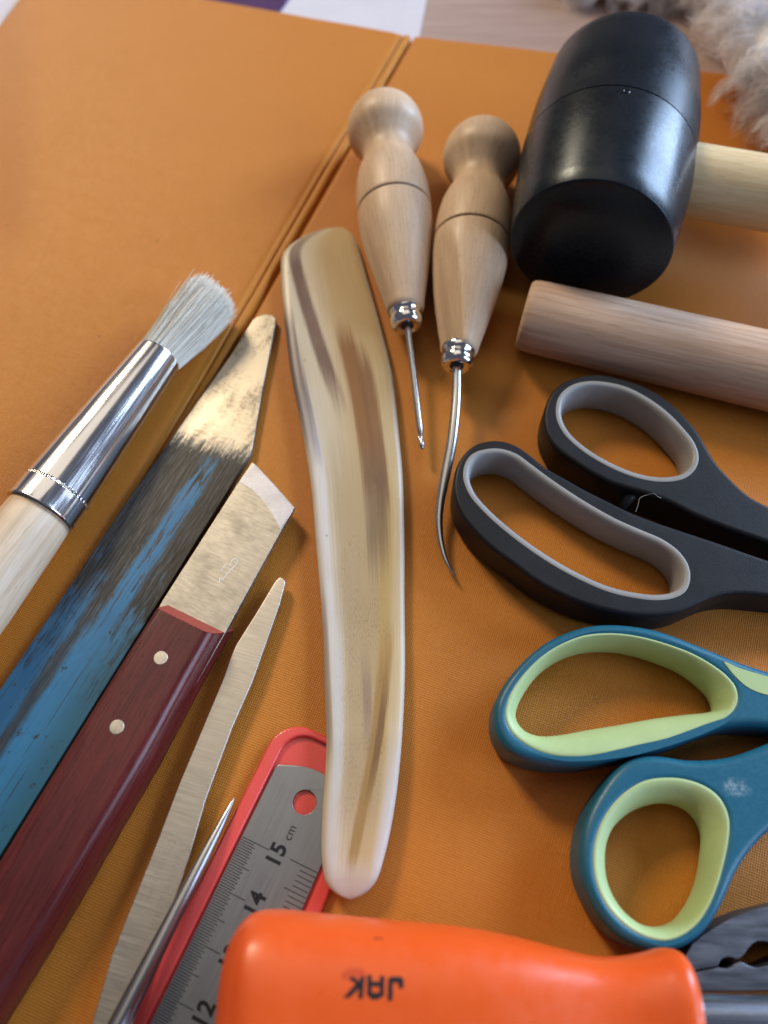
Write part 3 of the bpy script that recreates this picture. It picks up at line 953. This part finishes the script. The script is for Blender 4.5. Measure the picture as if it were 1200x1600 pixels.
et = sdir
text_mesh('engraving', 'WETTJANWELT', 0.20, P2(264, 1382, sz), -et, ENG, stp, sz + 0.003, -0.006, spacing=1.25)
text_mesh('engraving', 'SHEFFIELD', 0.17, P2(247, 1366, sz), -et, ENG, stp, sz + 0.003, -0.006, spacing=1.3)
tri = [(262, 1312), (275, 1316), (268, 1326), (262, 1312)]
scratch('engraving', tri, sz + 0.002, 0.006, ENG, stp)
scratch('engraving', [(281, 1322), (288, 1318), (294, 1324), (289, 1333), (282, 1326)], sz + 0.002, 0.006, ENG, stp)

# ------------------------------------------------------------------ red ruler sleeve and steel ruler
m = M('coral_vinyl', (0.72, 0.055, 0.045), 0.22, 0, 0.5)
f = m.noise(m.uv(14, 14), 1.0, 3)
col(m, m.mix(m.noise(m.uv(0.8, 0.8), 1.0, 2), (0.70, 0.065, 0.055), (0.78, 0.095, 0.08)))
m.bump(m.math('ADD', m.wave(m.uv(), 6.0, 'X'), m.wave(m.uv(), 6.0, 'Y')), 0.10, 0.00008)
VINYL = m.m
rz = 0.13
rt = P2(378, 1307, rz); rd = (P2(378, 1307, rz) - P2(302, 1462, rz)).normalized()   # towards the ruler's end
rp = Vector((rd.y, -rd.x))                                                        # to the right edge
RW = 1.70


def rul(a_, b_): return rt + rd * a_ + rp * b_


sleeve = empty('ruler_sleeve', Vector((*rul(-2, 0.8), 0)), 'coral red plastic ruler sleeve with glossy raised rim', 'sleeve')
ow = 0.34


def round_rect(a0, a1, b0, b1, r, n=8):
    pts = []
    for (ca, cb, st_) in ((a1 - r, b0 + r, 2), (a1 - r, b1 - r, 1)):
        for i in range(n + 1):
            an = math.radians(90 * i / n)
            if st_ == 2: pts.append(rul(ca + r * math.sin(an), cb - r * math.cos(an)))
            else: pts.append(rul(ca + r * math.cos(an), cb + r * math.sin(an)))
    pts += [rul(a0, b1), rul(a0, b0)]
    return ccw(pts)


solid('back_sheet', [round_rect(-15, 2.46, -ow, RW + ow, 0.65)], 0.01, 0.055, 0.008, VINYL, sleeve, rd, rul(0, 0), res=1)
solid('rim', [round_rect(-15, 2.48, -ow - 0.02, RW + ow + 0.02, 0.68), list(reversed(round_rect(-14.8, 2.32, -0.06, RW + 0.06, 0.50)))], 0.02, 0.16, 0.055, VINYL, sleeve, rd, rul(0, 0), res=4)

RST = mat_steel('dull_ruler_steel', (0.33, 0.345, 0.37), 0.34, 0.5, 22, 0.12, 0.05, 0.12)
hole = [rul(1.10 + 0.245 * math.cos(i / 28 * 2 * math.pi), 0.86 + 0.245 * math.sin(i / 28 * 2 * math.pi)) for i in range(28)]
ruler = empty('steel_ruler', Vector((*rul(-3, 0.8), 0.06)), 'steel centimetre ruler with hole at its end, tucked in the red sleeve', 'ruler')
rb = solid('ruler_blade', [ccw([rul(-14.5, 0), rul(-14.5, RW), rul(1.50, RW)] + [rul(1.55 + 0.22 * math.sin(math.pi * (1 - i / 16)), RW * (0.985 - 0.97 * i / 16)) for i in range(17)] + [rul(1.50, 0)]), hole], 0.06, rz, 0.008, RST, ruler, rd, rul(0, 0), res=1)
INK = mat_plain('black_ink', (0.012, 0.012, 0.014), 0.55, 0, 0.3)
tvs = []; tfs = []


def tick(a_, b0, b1, w):
    i = len(tvs)
    for (aa, bb_) in ((a_ - w / 2, b0), (a_ + w / 2, b0), (a_ + w / 2, b1), (a_ - w / 2, b1)):
        q = rul(aa, bb_); tvs.append((q.x, q.y, rz + 0.003))
    tfs.append((i, i + 1, i + 2, i + 3))


for k in range(0, 181):
    a_ = -k * 0.05
    ln = 0.62 if k % 20 == 0 else (0.44 if k % 10 == 0 else (0.34 if k % 2 == 0 else 0.30))
    tick(a_, 0.012, ln, 0.017)
for k in range(0, 91):
    a_ = 0.02 - k * 0.1
    ln = 0.62 if k % 10 == 0 else (0.50 if k % 5 == 0 else 0.36)
    tick(a_, RW - ln, RW - 0.012, 0.017)
mk('graduation_marks', tvs, tfs, INK, rb, None, None)
for num, a_, b_ in (('15', -0.02, 0.80), ('14', -0.98, 0.83), ('13', -1.98, 0.83), ('12', -2.98, 0.83)):
    text_mesh('ruler_number', num, 0.44, rul(a_, b_), rd, INK, rb, rz + 0.0035, 0.014, spacing=1.05)
text_mesh('ruler_number', 'cm', 0.25, rul(0.46, 0.86), rd, INK, rb, rz + 0.0035, 0.0)

# ------------------------------------------------------------------ steel spike
SPK = mat_steel('grey_spike_steel', (0.42, 0.43, 0.46), 0.24, 0.3, 20, 0.2, 0.05)
ta, tb_ = P(366, 1247, 0.24), P(196, 1580, 0.62)
sl = (tb_ - ta).length
spike = lathe('steel_spike', ta, tb_, [(0, 0.006), (0.1, 0.035), (0.5, 0.075), (1.2, 0.115), (2.2, 0.145), (sl, 0.185), (sl + 3, 0.21), (sl + 5, 0.22)], SPK, None, 24, base=P(280, 1420))
tag(spike, 'pointed round steel spike lying across the steel strip beside the red sleeve', 'spike')


# ------------------------------------------------------------------ black scissors
def cA(pts): return crop(pts, 680, 560, 2.3077)


m = M('black_plastic', rough=0.5, spec=0.25)
fine = m.noise(m.obj(), 22, 4, 0.7); big = m.noise(m.obj(), 1.2, 4)
dust = m.ramp(m.noise(m.obj(), 40, 2), 0.70, 0.80, 0, 0.35)
smear = m.ramp(m.noise(m.obj(), 2.4, 4, 0.7), 0.62, 0.80, 0, 0.10)
c = m.mix(fine, (0.006, 0.007, 0.009), (0.016, 0.017, 0.020))
col(m, m.mix(m.math('ADD', dust, smear, clamp=True), c, (0.16, 0.17, 0.20)))
m.set(Roughness=m.ramp(big, 0.3, 0.7, 0.42, 0.58))
m.bump(fine, 0.35, 0.00012)
BLK = m.m
GRY = mat_plain('grey_soft_plastic', (0.27, 0.272, 0.265), 0.42, 0, 0.4, 0.05, 5)
SCT = 1.08
U = cA([(393, 225), (398, 170), (425, 115), (470, 78), (530, 60), (590, 55), (680, 72), (760, 100), (840, 150), (900, 205), (950, 265), (985, 325), (1020, 380), (1070, 435), (1130, 490), (1200, 530), (1350, 595), (1500, 660), (1600, 720), (1590, 790), (1400, 728), (1200, 662), (1050, 610), (950, 570), (850, 520), (780, 492), (700, 468), (640, 450), (570, 415), (500, 370), (440, 325), (405, 275)])
L1 = cA([(437, 180), (450, 135), (490, 100), (550, 84), (620, 88), (690, 105), (760, 140), (830, 190), (890, 250), (935, 310), (948, 360), (935, 400), (900, 430), (850, 442), (780, 440), (700, 420), (610, 380), (530, 330), (470, 275), (442, 225)])
D = cA([(66, 440), (78, 385), (105, 340), (145, 308), (200, 293), (250, 296), (300, 315), (350, 350), (400, 390), (470, 430), (540, 470), (620, 510), (720, 558), (800, 588), (900, 622), (1000, 655), (1200, 724), (1400, 790), (1590, 850), (1590, 925), (1400, 880), (1200, 857), (1130, 850), (1060, 851), (1000, 864), (940, 890), (880, 915), (820, 926), (740, 928), (650, 915), (550, 890), (450, 850), (360, 800), (280, 740), (200, 680), (130, 610), (88, 550), (68, 490)])
L2 = cA([(103, 430), (108, 385), (130, 350), (170, 332), (230, 327), (290, 345), (340, 380), (400, 425), (480, 480), (560, 530), (650, 580), (740, 620), (820, 655), (880, 700), (912, 750), (917, 800), (900, 840), (860, 862), (800, 870), (720, 862), (620, 838), (520, 795), (420, 740), (330, 680), (240, 610), (170, 545), (125, 490)])
scb = empty('black_scissors', P(950, 790), 'black handled scissors with grey lined finger loops, right of the curved awl', 'scissors')
BV = 0.10
for nm, O_, L_ in (('thumb_loop', U, L1), ('finger_loop', D, L2)):
    oc = contour(O_, SCT, 5); lc = resample(contour(L_, SCT, 8), 140)
    solid_o = solid(nm, [oc, offset(lc, -BV)], 0.03, SCT, BV, BLK, scb, (1, 0), P2(900, 800), res=4)
    ring = []
    for dd, zz in ((0.015, SCT - 0.03), (0.012, SCT + 0.002), (-0.02, SCT + 0.010), (-0.085, SCT + 0.006), (-0.125, SCT - 0.035), (-0.15, SCT - 0.14), (-0.165, 0.6), (-0.15, 0.12), (-0.10, 0.05)):
        ring.append([Vector((q.x, q.y, zz)) for q in offset(lc, dd)])
    loft('loop_liner', ring, GRY, solid_o, cap=False, smooth=60)
BLD = mat_steel('scissor_steel', (0.6, 0.6, 0.6), 0.25)
for nm, pts, z0, z1 in (('scissor_blade', [(1500, 690), (1600, 720), (1750, 800), (2600, 1000), (2650, 1040), (1900, 960), (1700, 900)], 0.52, 0.68), ('scissor_blade', [(1500, 870), (1600, 840), (1750, 790), (2600, 860), (2660, 900), (1900, 960), (1600, 915)], 0.36, 0.51)):
    solid(nm, [polygon(cA(pts), 0.5)], z0, z1, 0.02, BLD, scb, res=1)
q = P(*cA([(1760, 860)])[0], 0.6)
lathe('pivot_screw', q, q + Vector((0, 0.0001, 1)), [(-0.3, 0.4), (0.15, 0.4), (0.2, 0.36), (0.21, 0.05)], BLD, scb, 24)
# little stop peg between the shanks
q0, q1 = P(978, 783, 0.62), P(990, 770, 0.72)
sweep('stop_peg', [P(972, 792, 0.55), P(979, 781, 0.70), P(988, 773, 0.72), P(999, 768, 0.6)], [0.10, 0.14, 0.14, 0.10], BLK, scb, 14)
LINT = mat_plain('lint', (0.50, 0.47, 0.45), 0.8)
lp = catmull([Vector(P(x, y, z)) for x, y, z in ((993, 800, .95), (997, 789, 1.0), (1000, 778, 1.02), (1012, 773, 1.05), (1022, 771, 1.12), (1028, 776, 1.10), (1040, 779, 1.0), (1050, 780, .95), (1062, 783, .95), (1070, 792, .95), (1077, 800, 1.0), (1080, 799, 1.0))], 4, closed=False)
lint = sweep('lint_thread', lp, 0.0034, LINT, None, 5, base=P(1030, 785))
tag(lint, 'tiny pale curly lint thread caught between the black scissor shanks', 'thread')


# ------------------------------------------------------------------ teal scissors
def cB(pts): return crop(pts, 760, 960, 2.7273)


m = M('teal_plastic', rough=0.42, spec=0.45)
X, Y = m.xy()
fine = m.noise(m.obj(), 14, 4, 0.7)
q = P2(1150, 1231, 1.1) - P2(980, 1200) - Vector((0, 0.54))
dx = m.math('SUBTRACT', X, q.x); dy = m.math('SUBTRACT', Y, q.y)
rr = m.math('SQRT', m.math('ADD', m.math('POWER', m.math('MULTIPLY', dx, 1.0), 2.0), m.math('POWER', m.math('MULTIPLY', dy, 1.6), 2.0)))
scuff = m.math('MULTIPLY', m.ramp(rr, 0.12, 0.36, 1, 0), m.ramp(m.noise(m.obj(), 7, 5, 0.8), 0.42, 0.66, 0.05, 0.5))
dust = m.ramp(m.noise(m.obj(), 40, 2), 0.72, 0.82, 0, 0.4)
c = m.mix(fine, (0.006, 0.095, 0.160), (0.010, 0.120, 0.195))
col(m, m.mix(m.math('ADD', scuff, dust, clamp=True), c, (0.45, 0.55, 0.62)))
m.set(Roughness=m.ramp(fine, 0.3, 0.7, 0.36, 0.46))
m.bump(fine, 0.15, 0.00008)
TEAL = m.m
LIME = mat_plain('lime_soft_plastic', (0.40, 0.53, 0.255), 0.45, 0, 0.4, 0.04, 5)
ST2 = 1.12
U = cB([(25, 440), (33, 385), (70, 310), (120, 245), (190, 175), (260, 125), (350, 85), (440, 62), (540, 58), (640, 68), (720, 85), (800, 112), (870, 140), (940, 168), (1000, 193), (1080, 224), (1200, 262), (1350, 310), (1480, 360), (1480, 490), (1350, 500), (1200, 494), (1100, 487), (1010, 492), (940, 512), (860, 542), (760, 577), (640, 604), (540, 628), (430, 650), (330, 654), (240, 648), (150, 626), (80, 586), (40, 530), (26, 480)])
L1 = cB([(85, 430), (95, 370), (130, 300), (190, 225), (260, 165), (340, 120), (420, 92), (520, 83), (600, 88), (690, 105), (790, 135), (880, 170), (960, 215), (1020, 260), (1060, 310), (1068, 360), (1050, 405), (1010, 440), (940, 475), (850, 510), (740, 545), (630, 575), (520, 592), (400, 602), (310, 598), (220, 575), (150, 535), (105, 490)])
I1 = cB([(120, 440), (135, 385), (175, 315), (230, 250), (300, 200), (370, 170), (450, 155), (550, 155), (640, 172), (730, 200), (820, 240), (890, 290), (940, 340), (963, 385), (965, 410), (930, 425), (820, 435), (700, 450), (560, 475), (420, 498), (300, 520), (220, 525), (165, 510), (130, 475)])
D = cB([(384, 1010), (395, 930), (425, 840), (470, 760), (530, 680), (590, 632), (660, 611), (740, 614), (830, 628), (930, 628), (1020, 615), (1100, 590), (1200, 552), (1350, 520), (1480, 505), (1490, 640), (1400, 720), (1300, 810), (1200, 915), (1150, 960), (1090, 1030), (1040, 1110), (1000, 1200), (960, 1280), (910, 1350), (850, 1400), (780, 1430), (700, 1435), (620, 1415), (540, 1370), (470, 1290), (420, 1200), (390, 1110)])
L2 = cB([(460, 1040), (470, 960), (500, 880), (550, 805), (610, 750), (680, 712), (760, 700), (840, 705), (920, 730), (980, 770), (1015, 820), (1032, 880), (1028, 960), (1010, 1050), (985, 1140), (950, 1230), (900, 1310), (840, 1360), (770, 1385), (700, 1375), (630, 1345), (560, 1290), (505, 1220), (470, 1130)])
I2 = cB([(495, 1060), (500, 990), (525, 925), (575, 870), (640, 830), (720, 808), (800, 812), (860, 840), (900, 890), (918, 950), (915, 1030), (905, 1110), (880, 1190), (840, 1260), (790, 1310), (720, 1330), (650, 1320), (590, 1280), (540, 1220), (505, 1140)])
sct = empty('teal_scissors', P(980, 1200), 'teal handled scissors with lime green lined loops below the black scissors', 'scissors')


def align(a_, b_):
    """rotate the start of b_ so that both contours start on the same side"""
    ca = sum(a_, Vector((0, 0))) / len(a_)
    n = len(b_)
    k = min(range(n), key=lambda i: sum((a_[j] - b_[(i + j) % n]).length for j in range(0, n, 10)))
    return b_[k:] + b_[:k]


BV = 0.17
for nm, O_, L_, I_, zi in (('finger_loop', U, L1, I1, 0.42), ('thumb_loop', D, L2, I2, 0.42)):
    oc = contour(O_, 0.80, 5); lc = resample(contour(L_, ST2, 8), 150)
    ic = align(lc, resample(contour(I_, zi, 8), 150))
    body = solid(nm, [oc, offset(lc, -0.06)], 0.03, ST2, BV, TEAL, sct, (1, 0), P2(980, 1200), res=5)
    ring = [[Vector((q.x, q.y, ST2 - 0.14)) for q in offset(lc, 0.06)], [Vector((q.x, q.y, ST2 - 0.035)) for q in offset(lc, 0.035)]]
    for k in range(0, 11):
        an = math.radians(9 * k)
        ring.append([Vector((*a_.lerp(b_, 1 - math.cos(an * 0.98) if False else math.sin(an) ** 1.15), zi + (ST2 - 0.01 - zi) * math.cos(an) ** 0.9 if k < 10 else zi)) for a_, b_ in zip(lc, ic)])
    for tt, zz in ((0.97, 0.30), (0.80, 0.16), (0.5, 0.08), (0.0, 0.04)):
        ring.append([Vector((*a_.lerp(b_, tt), zz)) for a_, b_ in zip(lc, ic)])
    loft('loop_liner', ring, LIME, body, cap=False, smooth=70)
    if nm == 'finger_loop':
        inl = cB([(1012, 203), (1080, 230), (1200, 266), (1350, 314), (1450, 355), (1440, 420), (1320, 380), (1200, 345), (1150, 330), (1105, 306), (1060, 265), (1032, 232)])
        solid('grip_inlay', [contour(inl, ST2, 4)], ST2 - 0.03, ST2 + 0.012, 0.010, LIME, body, res=2)
for pts, z0, z1 in (([(1440, 380), (1600, 420), (2400, 560), (2500, 610), (1700, 560), (1440, 470)], 0.58, 0.74), ([(1440, 540), (1600, 500), (2400, 470), (2500, 520), (1700, 600), (1440, 640)], 0.40, 0.57)):
    solid('scissor_blade', [polygon(cB(pts), 0.5)], z0, z1, 0.02, BLD, sct, res=1)
q = P(*cB([(1640, 505)])[0], 0.6)
lathe('pivot_screw', q, q + Vector((0, 0.0001, 1)), [(-0.3, 0.35), (0.2, 0.35), (0.24, 0.3), (0.25, 0.05)], BLD, sct, 24)

# ------------------------------------------------------------------ orange screwdriver
m = M('orange_plastic', (0.85, 0.13, 0.012), 0.26, 0, 0.5)
f = m.noise(m.obj(), 8, 4); g2 = m.noise(m.obj(), 1.0, 3)
c = m.mix(g2, (0.70, 0.092, 0.012), (0.76, 0.110, 0.016))
smut = m.ramp(m.noise(m.obj(), 5, 5, 0.7), 0.62, 0.78, 0, 0.25)
col(m, m.mix(smut, c, (0.35, 0.05, 0.01)))
m.set(Roughness=m.ramp(m.noise(m.obj(), 3, 5, 0.7), 0.3, 0.7, 0.27, 0.42))
m.b.inputs['Subsurface Weight'].default_value = 0.15
m.b.inputs['Subsurface Radius'].default_value = (0.006, 0.002, 0.0008)
m.b.inputs['Subsurface Scale'].default_value = 0.5
ORG = m.m
sz_ = 1.72
sa, sb = P(345, 1569, sz_), P(1082, 1586, sz_)
sd_ = (sb - sa).normalized(); sl_ = (sb - sa).length
kpx = sl_ / (1082 - 345.0)
drv = empty('screwdriver', Vector((sa.x, sa.y, 0)), 'bright orange handled screwdriver with three black letters, lying over the ruler', 'screwdriver')
hw = [(345, 2), (346, 30), (349, 58), (355, 84), (364, 104), (375, 119), (388, 129), (405, 134), (440, 135), (480, 132), (600, 124), (720, 116), (810, 103), (885, 87), (930, 79), (975, 78), (1020, 85), (1045, 91), (1058, 91), (1068, 86), (1076, 74), (1081, 55), (1082, 30), (1082, 3)]
prof = smooth_prof([((x - 345) * kpx, h * kpx) for x, h in hw], 4)
dh = lathe('handle', sa, sb, prof, ORG, drv, 72, power=2.9, smooth=60)
SH = mat_steel('screwdriver_shaft', (0.56, 0.60, 0.68), 0.22, 0.3, 16)
lathe('shaft', sb - sd_ * 0.3, sb + sd_, [(0, 0.31), (3, 0.31), (9, 0.31)], SH, drv, 32)
# letters JAK, printed on the top of the handle, seen upside down
dg = bpy.context.evaluated_depsgraph_get()
bvh = BVHTree.FromPolygons([v.co / S for v in dh.data.vertices], [tuple(p_.vertices) for p_ in dh.data.polygons])
bse = root_base(drv)


def drape(name, polys, mat, parent, lift=0.004):
    """flat polygons (px) laid onto the top of the handle as print"""
    vs = []; fs = []
    for poly in polys:
        pts = [P2(x, y, 3.05) for x, y in poly]
        bm = bmesh.new()
        f_ = bm.faces.new([bm.verts.new((p_.x, p_.y, 0)) for p_ in pts])
        bmesh.ops.triangulate(bm, faces=[f_])
        bmesh.ops.subdivide_edges(bm, edges=bm.edges[:], cuts=2, use_grid_fill=True)
        o0 = len(vs)
        bm.verts.index_update()
        for v_ in bm.verts:
            hit = bvh.ray_cast(Vector((v_.co.x, v_.co.y, 10)) - bse, Vector((0, 0, -1)))
            z_ = hit[0].z + bse.z if hit[0] is not None else 3.0
            vs.append((v_.co.x, v_.co.y, z_ + lift))
        for ff in bm.faces: fs.append(tuple(o0 + v_.index for v_ in ff.verts))
        bm.free()
    return mk(name, vs, fs, mat, parent, None, None)


def cT(pts): return crop(pts, 480, 1480, 6.0)


drape('printed_letter', [cT(p_) for p_ in ([(752, 502), (800, 502), (804, 336), (757, 300)], [(757, 300), (804, 336), (852, 336), (876, 278), (785, 276)], [(852, 336), (858, 388), (903, 388), (907, 318), (895, 290), (876, 278)])], INK, dh)
drape('printed_letter', [cT(p_) for p_ in ([(560, 262), (606, 262), (608, 470), (560, 450)], [(680, 270), (726, 270), (720, 460), (676, 476)], [(608, 320), (680, 322), (680, 372), (608, 370)], [(608, 424), (677, 426), (690, 470), (660, 494), (604, 490), (575, 462)])], INK, dh)
drape('printed_letter', [cT(p_) for p_ in ([(478, 482), (524, 482), (540, 270), (494, 280)], [(335, 476), (400, 472), (500, 372), (498, 330), (450, 346)], [(500, 372), (506, 330), (420, 268), (392, 300)])], INK, dh)
sm = M('smudge', (0.56, 0.062, 0.012), 0.4)
drape('ink_smudge', [cT([(318, 250), (380, 205), (470, 190), (535, 215), (548, 262), (470, 290), (390, 300), (330, 300)])], sm.m, dh, 0.003)
drape('printed_mark', [[(585, 1466), (590, 1465), (590, 1468), (585, 1468)], [(593, 1466), (598, 1466), (598, 1468), (593, 1468)]], INK, dh)

# ------------------------------------------------------------------ combination pliers
PLM = mat_steel('blued_plier_steel', (0.17, 0.18, 0.205), 0.42, 1.0, 6, 0.35, 0.12, 0.25)


def cC(pts): return crop(pts, 1040, 1380, 7.275)


pz = 0.95
pl_ = empty('combination_pliers', P(1180, 1490), 'dark steel combination pliers with serrated jaws, right of the orange screwdriver', 'pliers')
teeth = []
for k in range(5): teeth += [(330 + k * 50, 1006 - k * 10), (355 + k * 50, 988 - k * 10)]
upj = [(215, 850), (300, 690), (420, 590), (560, 500), (760, 390), (960, 310), (1160, 262), (1500, 180), (1900, 120), (2150, 180), (2150, 560), (1900, 640), (1500, 640), (1300, 660), (1200, 680), (1130, 662), (1050, 660), (990, 690), (940, 740), (905, 800), (850, 855), (800, 870), (760, 850), (700, 842), (640, 865), (610, 905), (595, 945)] + list(reversed(teeth)) + [(300, 1008), (240, 1000)]
dnj = [(240, 1012), (300, 1020)] + [(x, y + 14) for x, y in teeth] + [(600, 958), (640, 968), (700, 970), (760, 945), (790, 915), (820, 905), (850, 890), (890, 905), (940, 935), (1000, 955), (1060, 960), (1160, 935), (1300, 880), (1500, 800), (1900, 760), (2150, 780), (2150, 1150), (1900, 1280), (1500, 1245), (1160, 1222), (700, 1235), (350, 1235), (240, 1180)]
uj = solid('jaw', [polygon(cC(upj), pz)], 0.06, pz, 0.025, PLM, pl_, (1, 0), res=3)
lj = solid('jaw', [polygon(cC(dnj), pz)], 0.06, pz, 0.025, PLM, pl_, (1, 0), res=3)
q = P(*cC([(2100, 680)])[0], pz)
lathe('pivot', q - Vector((0, 0, 0.5)), q + Vector((0, 0.0001, 1)), [(0, 0.8), (0.52, 0.8), (0.58, 0.74), (0.6, 0.1)], PLM, pl_, 32)
GRIP = mat_plain('dark_blue_grip', (0.01, 0.02, 0.09), 0.4)
for pts in ([(2150, 420), (2500, 250), (3000, 120), (4200, 300)], [(2150, 920), (2500, 1150), (3000, 1300), (4200, 1200)]):
    sweep('grip', catmull([P(*cC([p_])[0], 0.6) for p_ in pts], 5, closed=False), 0.5, GRIP, pl_, 16)

# ------------------------------------------------------------------ sheepskin fleece in the far corner
wm = M('wool', (0.80, 0.78, 0.78), 0.8, 0, 0.2)
X, Y = wm.xy()
col(wm, wm.mix(wm.ramp(wm.noise(wm.uv(), 3.0, 1), 0.3, 0.7), (0.86, 0.88, 0.93), (0.94, 0.96, 1.0)))
tl_ = wm.n.new('ShaderNodeBsdfTranslucent'); tl_.inputs[0].default_value = (0.95, 0.94, 0.95, 1)
mx_ = wm.n.new('ShaderNodeMixShader'); mx_.inputs[0].default_value = 0.6
wm.link(wm.b.outputs[0], mx_.inputs[1]); wm.link(tl_.outputs[0], mx_.inputs[2])
wm.link(mx_.outputs[0], wm.n['Material Output'].inputs['Surface'])
WOOL = wm.m
wm.b.inputs['Base Color'].default_value = (0.95, 0.94, 0.95, 1)
HIDE = mat_plain('fleece_hide', (0.92, 0.91, 0.93), 0.8, 0, 0.2, 0.1, 8)
fl_c = P(1290, 60, 1.2)
fleece = empty('sheepskin_fleece', Vector((fl_c.x, fl_c.y, TZ)), 'fluffy white sheepskin fleece behind the mallet in the far right corner', 'fleece')
lobes = [(P(1240, 60, 2.0), Vector((2.5, 3.5, 1.6))), (P(1330, 150, 1.9), Vector((2.6, 2.6, 1.5))), (P(1180, -40, 1.2), Vector((2.3, 2.2, 1.3))), (P(985, -45, 0.2), Vector((3.0, 1.8, 0.8))), (P(1330, -60, 1.6), Vector((4.5, 4.0, 1.9)))]
fv = []; ff = []; sv = []; sf = []; su = []
for li, (c_, r_) in enumerate(lobes):
    o0 = len(fv); nu, nv = 22, 12
    for j in range(nv + 1):
        th = math.pi * j / nv
        for i in range(nu):
            ph = 2 * math.pi * i / nu
            d_ = Vector((math.sin(th) * math.cos(ph), math.sin(th) * math.sin(ph), math.cos(th)))
            k = 0.88 + 0.14 * mnoise.noise(d_ * 2.2 + Vector((li * 3, 0, 0)))
            fv.append(c_ + Vector((d_.x * r_.x, d_.y * r_.y, d_.z * r_.z)) * k)
    for j in range(nv):
        for i in range(nu):
            ff.append((o0 + j * nu + i, o0 + j * nu + (i + 1) % nu, o0 + (j + 1) * nu + (i + 1) % nu, o0 + (j + 1) * nu + i))
    nlock = [120, 110, 80, 90, 90][li]
    for lk in range(nlock):
        th = math.acos(random.uniform(-0.35, 1)); ph = random.uniform(0, 2 * math.pi)
        d_ = Vector((math.sin(th) * math.cos(ph), math.sin(th) * math.sin(ph), math.cos(th)))
        q0 = c_ + Vector((d_.x * r_.x, d_.y * r_.y, d_.z * r_.z)) * 0.86
        flow = Vector((mnoise.noise(q0 * 0.9), mnoise.noise(q0 * 0.9 + Vector((9, 0, 0))), mnoise.noise(q0 * 0.9 + Vector((0, 9, 0)))))
        dirn = (d_ * 0.8 + flow * 1.2 + Vector((-0.25, -0.35, -0.05))).normalized()
        sx = dirn.orthogonal().normalized(); sy = dirn.cross(sx)
        LN = random.uniform(0.7, 1.3) * (0.75 if li == 3 else 1.0)
        lamp_, lfr, lp0 = random.uniform(0.06, 0.16), random.uniform(2, 4), random.uniform(0, 6.28)
        shade = random.random() * 9
        for k in range(34):
            ra, rr0 = random.uniform(0, 6.28), math.sqrt(random.random()) * 0.42
            root_ = sx * (math.cos(ra) * rr0) + sy * (math.sin(ra) * rr0)
            conv = random.uniform(0.25, 0.75)
            ln = LN * random.uniform(0.6, 1.1)
            amp = random.uniform(0.01, 0.05); fr = random.uniform(3, 6); p0 = random.uniform(0, 6.28)
            i0 = len(sv); seg = 6
            for j in range(seg + 1):
                t = j / seg
                pp = q0 + dirn * (ln * t) + root_ * (1 - conv * t) + sx * (lamp_ * t * math.cos(lfr * t * 2 + lp0) + amp * t * math.cos(fr * t * 2 + p0) * 2) + sy * (lamp_ * t * math.sin(lfr * t * 2 + lp0) + amp * t * math.sin(fr * t * 2 + p0) * 2) + Vector((0, 0, -0.2 * t * t))
                rr = 0.012 * (1 - 0.7 * t)
                for i in range(3):
                    an = i * 2.094
                    sv.append(pp + sx * (math.cos(an) * rr) + sy * (math.sin(an) * rr)); su.append((shade + k * 0.01, 0))
            for j in range(seg):
                for i in range(3):
                    sf.append((i0 + j * 3 + i, i0 + j * 3 + (i + 1) % 3, i0 + j * 3 + 3 + (i + 1) % 3, i0 + j * 3 + 3 + i))
mk('hide', fv, ff, HIDE, fleece)
w_ = mk('wool_fibres', sv, sf, WOOL, fleece, su, 80)
tag(w_, kind='stuff')
